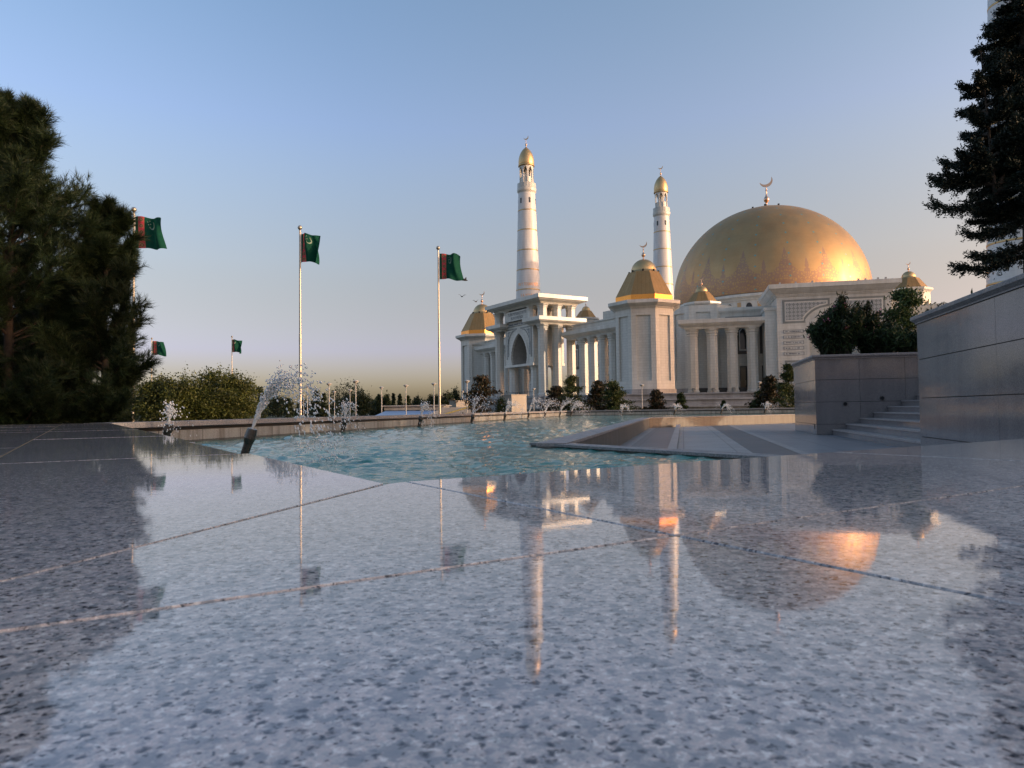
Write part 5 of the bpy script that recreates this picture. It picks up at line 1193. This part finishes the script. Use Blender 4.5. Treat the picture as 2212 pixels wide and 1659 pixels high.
# ---- oleanders and a thuja on the planters
def oleander(label, base, H, rad, seed, ns=34, fl=5):
    r = np.random.default_rng(seed); o = empty('oleander', label, 'shrub', tuple(base), 0, 'oleander bushes on the planters'); b = np.array(base); m = MB(); C, U, FL = [], [], []
    for i in range(ns):
        a = r.random() * 6.283; e = rad * math.sqrt(r.random()); h = H * r.uniform(.45, 1.0) * (1 - .35 * (e / rad) ** 2); tip = b + [e * math.cos(a), e * math.sin(a), h]; mid = b + [e * .5 * math.cos(a), e * .5 * math.sin(a), h * .55]
        m.tube(b + [e * .25 * math.cos(a), e * .25 * math.sin(a), 0], mid, .014, .011, 5, cap=False); m.tube(mid, tip, .011, .006, 5, cap=False); d = (tip - mid) / np.linalg.norm(tip - mid)
        n_ = int(120 * h / H + 45); t_ = r.random((n_, 1)) ** .62; C.append(np.where(t_ > .38, mid + (tip - mid) * ((t_ - .38) / .62), b + (mid - b) * (t_ / .38)) + r.normal(0, .055, (n_, 3))); U.append(np.tile(d * .9, (n_, 1)))
        if i < fl: FL.append(tip + r.normal(0, .05, (26, 3)))
    C = np.concatenate(C); U = np.concatenate(U); C = C[:, :]; V, F = leaf_quads(C, r, .17, .034, updir=U); np_obj('leaves', V, F, M_OLEAN, o); m.build('stems', M_BARK, o)
    for fl_ in FL: V, F = leaf_quads(fl_, r, .06, .06); np_obj('flower_cluster', V, F, M_PINK, o)
    return o
zs_ = ZW + .09
for i, (px, Y, yt, rad, lb) in enumerate(((1786, 20.6, 668, .52, 'oleander at the left end of the planter, pale pink flowers low on its side'), (1828, 20.3, 622, .50, 'tallest oleander on the planter, pink blossom at its top'), (1872, 20.6, 634, .42, 'oleander right of the tallest one, with an upright leafy shoot'), (1912, 20.0, 690, .72, 'lower oleander in the middle right of the planter with pink flowers'), (1965, 19.6, 700, .75, 'low dark oleander partly hidden by the right-hand wall'), (1806, 21.6, 665, .7, 'oleander at the back of the planter, left side'), (1890, 21.8, 672, .8, 'oleander at the back of the planter, right side'))):
    p = at(px, 760, Y); oleander(lb, (p.x, p.y, zs_), at(px, yt, Y).z - zs_, rad, 400 + i, 46, 5)
p = at(1958, 700, 21.5); cone_tree('thuja', 'bright green thuja rising at the right of the planter', 'shrub', (p.x, p.y, zs_), at(1958, 630, 21.5).z - zs_, 1.15, M_THUJA, 450, 11000, .085, None, .15, .0)
for i, (px, Y, yt, lb) in enumerate(((2010, 13.6, 652, 'leafy oleander tip showing above the right-hand wall, left one'), (2040, 13.2, 648, 'oleander tip above the right-hand wall, beside the sky'), (2078, 12.0, 632, 'small oleander tip higher along the coping'))):
    p = at(px, 700, Y); oleander(lb, (p.x + .25, p.y + .1, ZPLAZA + 1.66), at(px, yt, Y).z - ZPLAZA - 1.66, .28, 470 + i, 9, 0)

# ---- birds
def bird(px, py, Y, s, rz, label):
    p = at(px, py, Y); o = empty('bird', label, 'bird', tuple(p), rz, 'small dark birds in flight'); ROOT[o.name] = Matrix.Identity(4)
    m = MB(); m.tube((-.30 * s, 0, 0), (-.05 * s, 0, .02 * s), .02 * s, .07 * s, 8); m.tube((-.05 * s, 0, .02 * s), (.18 * s, 0, .03 * s), .07 * s, .05 * s, 8); m.tube((.18 * s, 0, .03 * s), (.27 * s, 0, .02 * s), .05 * s, .005, 8); m.build('body', M_BIRD, o)
    for sg in (-1, 1):
        m = MB(); m.add([(-.08 * s, sg * .05 * s, .03 * s), (.10 * s, sg * .05 * s, .03 * s), (.02 * s, sg * .30 * s, .26 * s), (-.12 * s, sg * .50 * s, .22 * s), (-.10 * s, sg * .28 * s, .18 * s)], [(0, 1, 2, 4), (4, 2, 3)]); m.build('wing', M_BIRD, o)
bird(1005, 606, 60, .9, .4, 'dark bird in the sky right of the third flag'); bird(998, 641, 60, .75, 2.0, 'dark bird lower down beside the left corner tower'); bird(1028, 652, 75, .8, 1.1, 'dark bird close to the small dome of the left tower')

# ---- unseen greenery added on the upper terrace, blocking the low sun
for i, (x, y, h, rd) in enumerate(((21.2, 21.5, 2.5, 1.3), (21.8, 23.6, 2.3, 1.3), (22.4, 25.8, 2.5, 1.3), (23.6, 30.9, 2.5, 1.2), (24.6, 33.0, 2.6, 1.4), (25.2, 35.2, 2.3, 1.3), (25.9, 37.4, 2.5, 1.3))):
    oleander('unseen oleander added beyond the planter to shade the pool walls', (x, y, ZPLAZA + 1.66), h, rd, 500 + i, 40, 3)['group'] = 'added oleanders that block the low sun'
for i, (x, y, h, rd) in enumerate(((16.5, 6.5, 6.0, 2.6), (19.5, 10.5, 6.6, 2.8), (23.5, 14.5, 6.2, 2.6), (12.5, -1.0, 5.6, 2.4))):
    broad_tree('sun_blocker_tree', 'unseen leafy tree added right of the stairs to shade planter and pool', 'tree', (x, y, ZPLAZA + 1.6), h, rd, M_GREEN, 520 + i, 7000, .22, .14, .12, 'added trees that block the low sun')
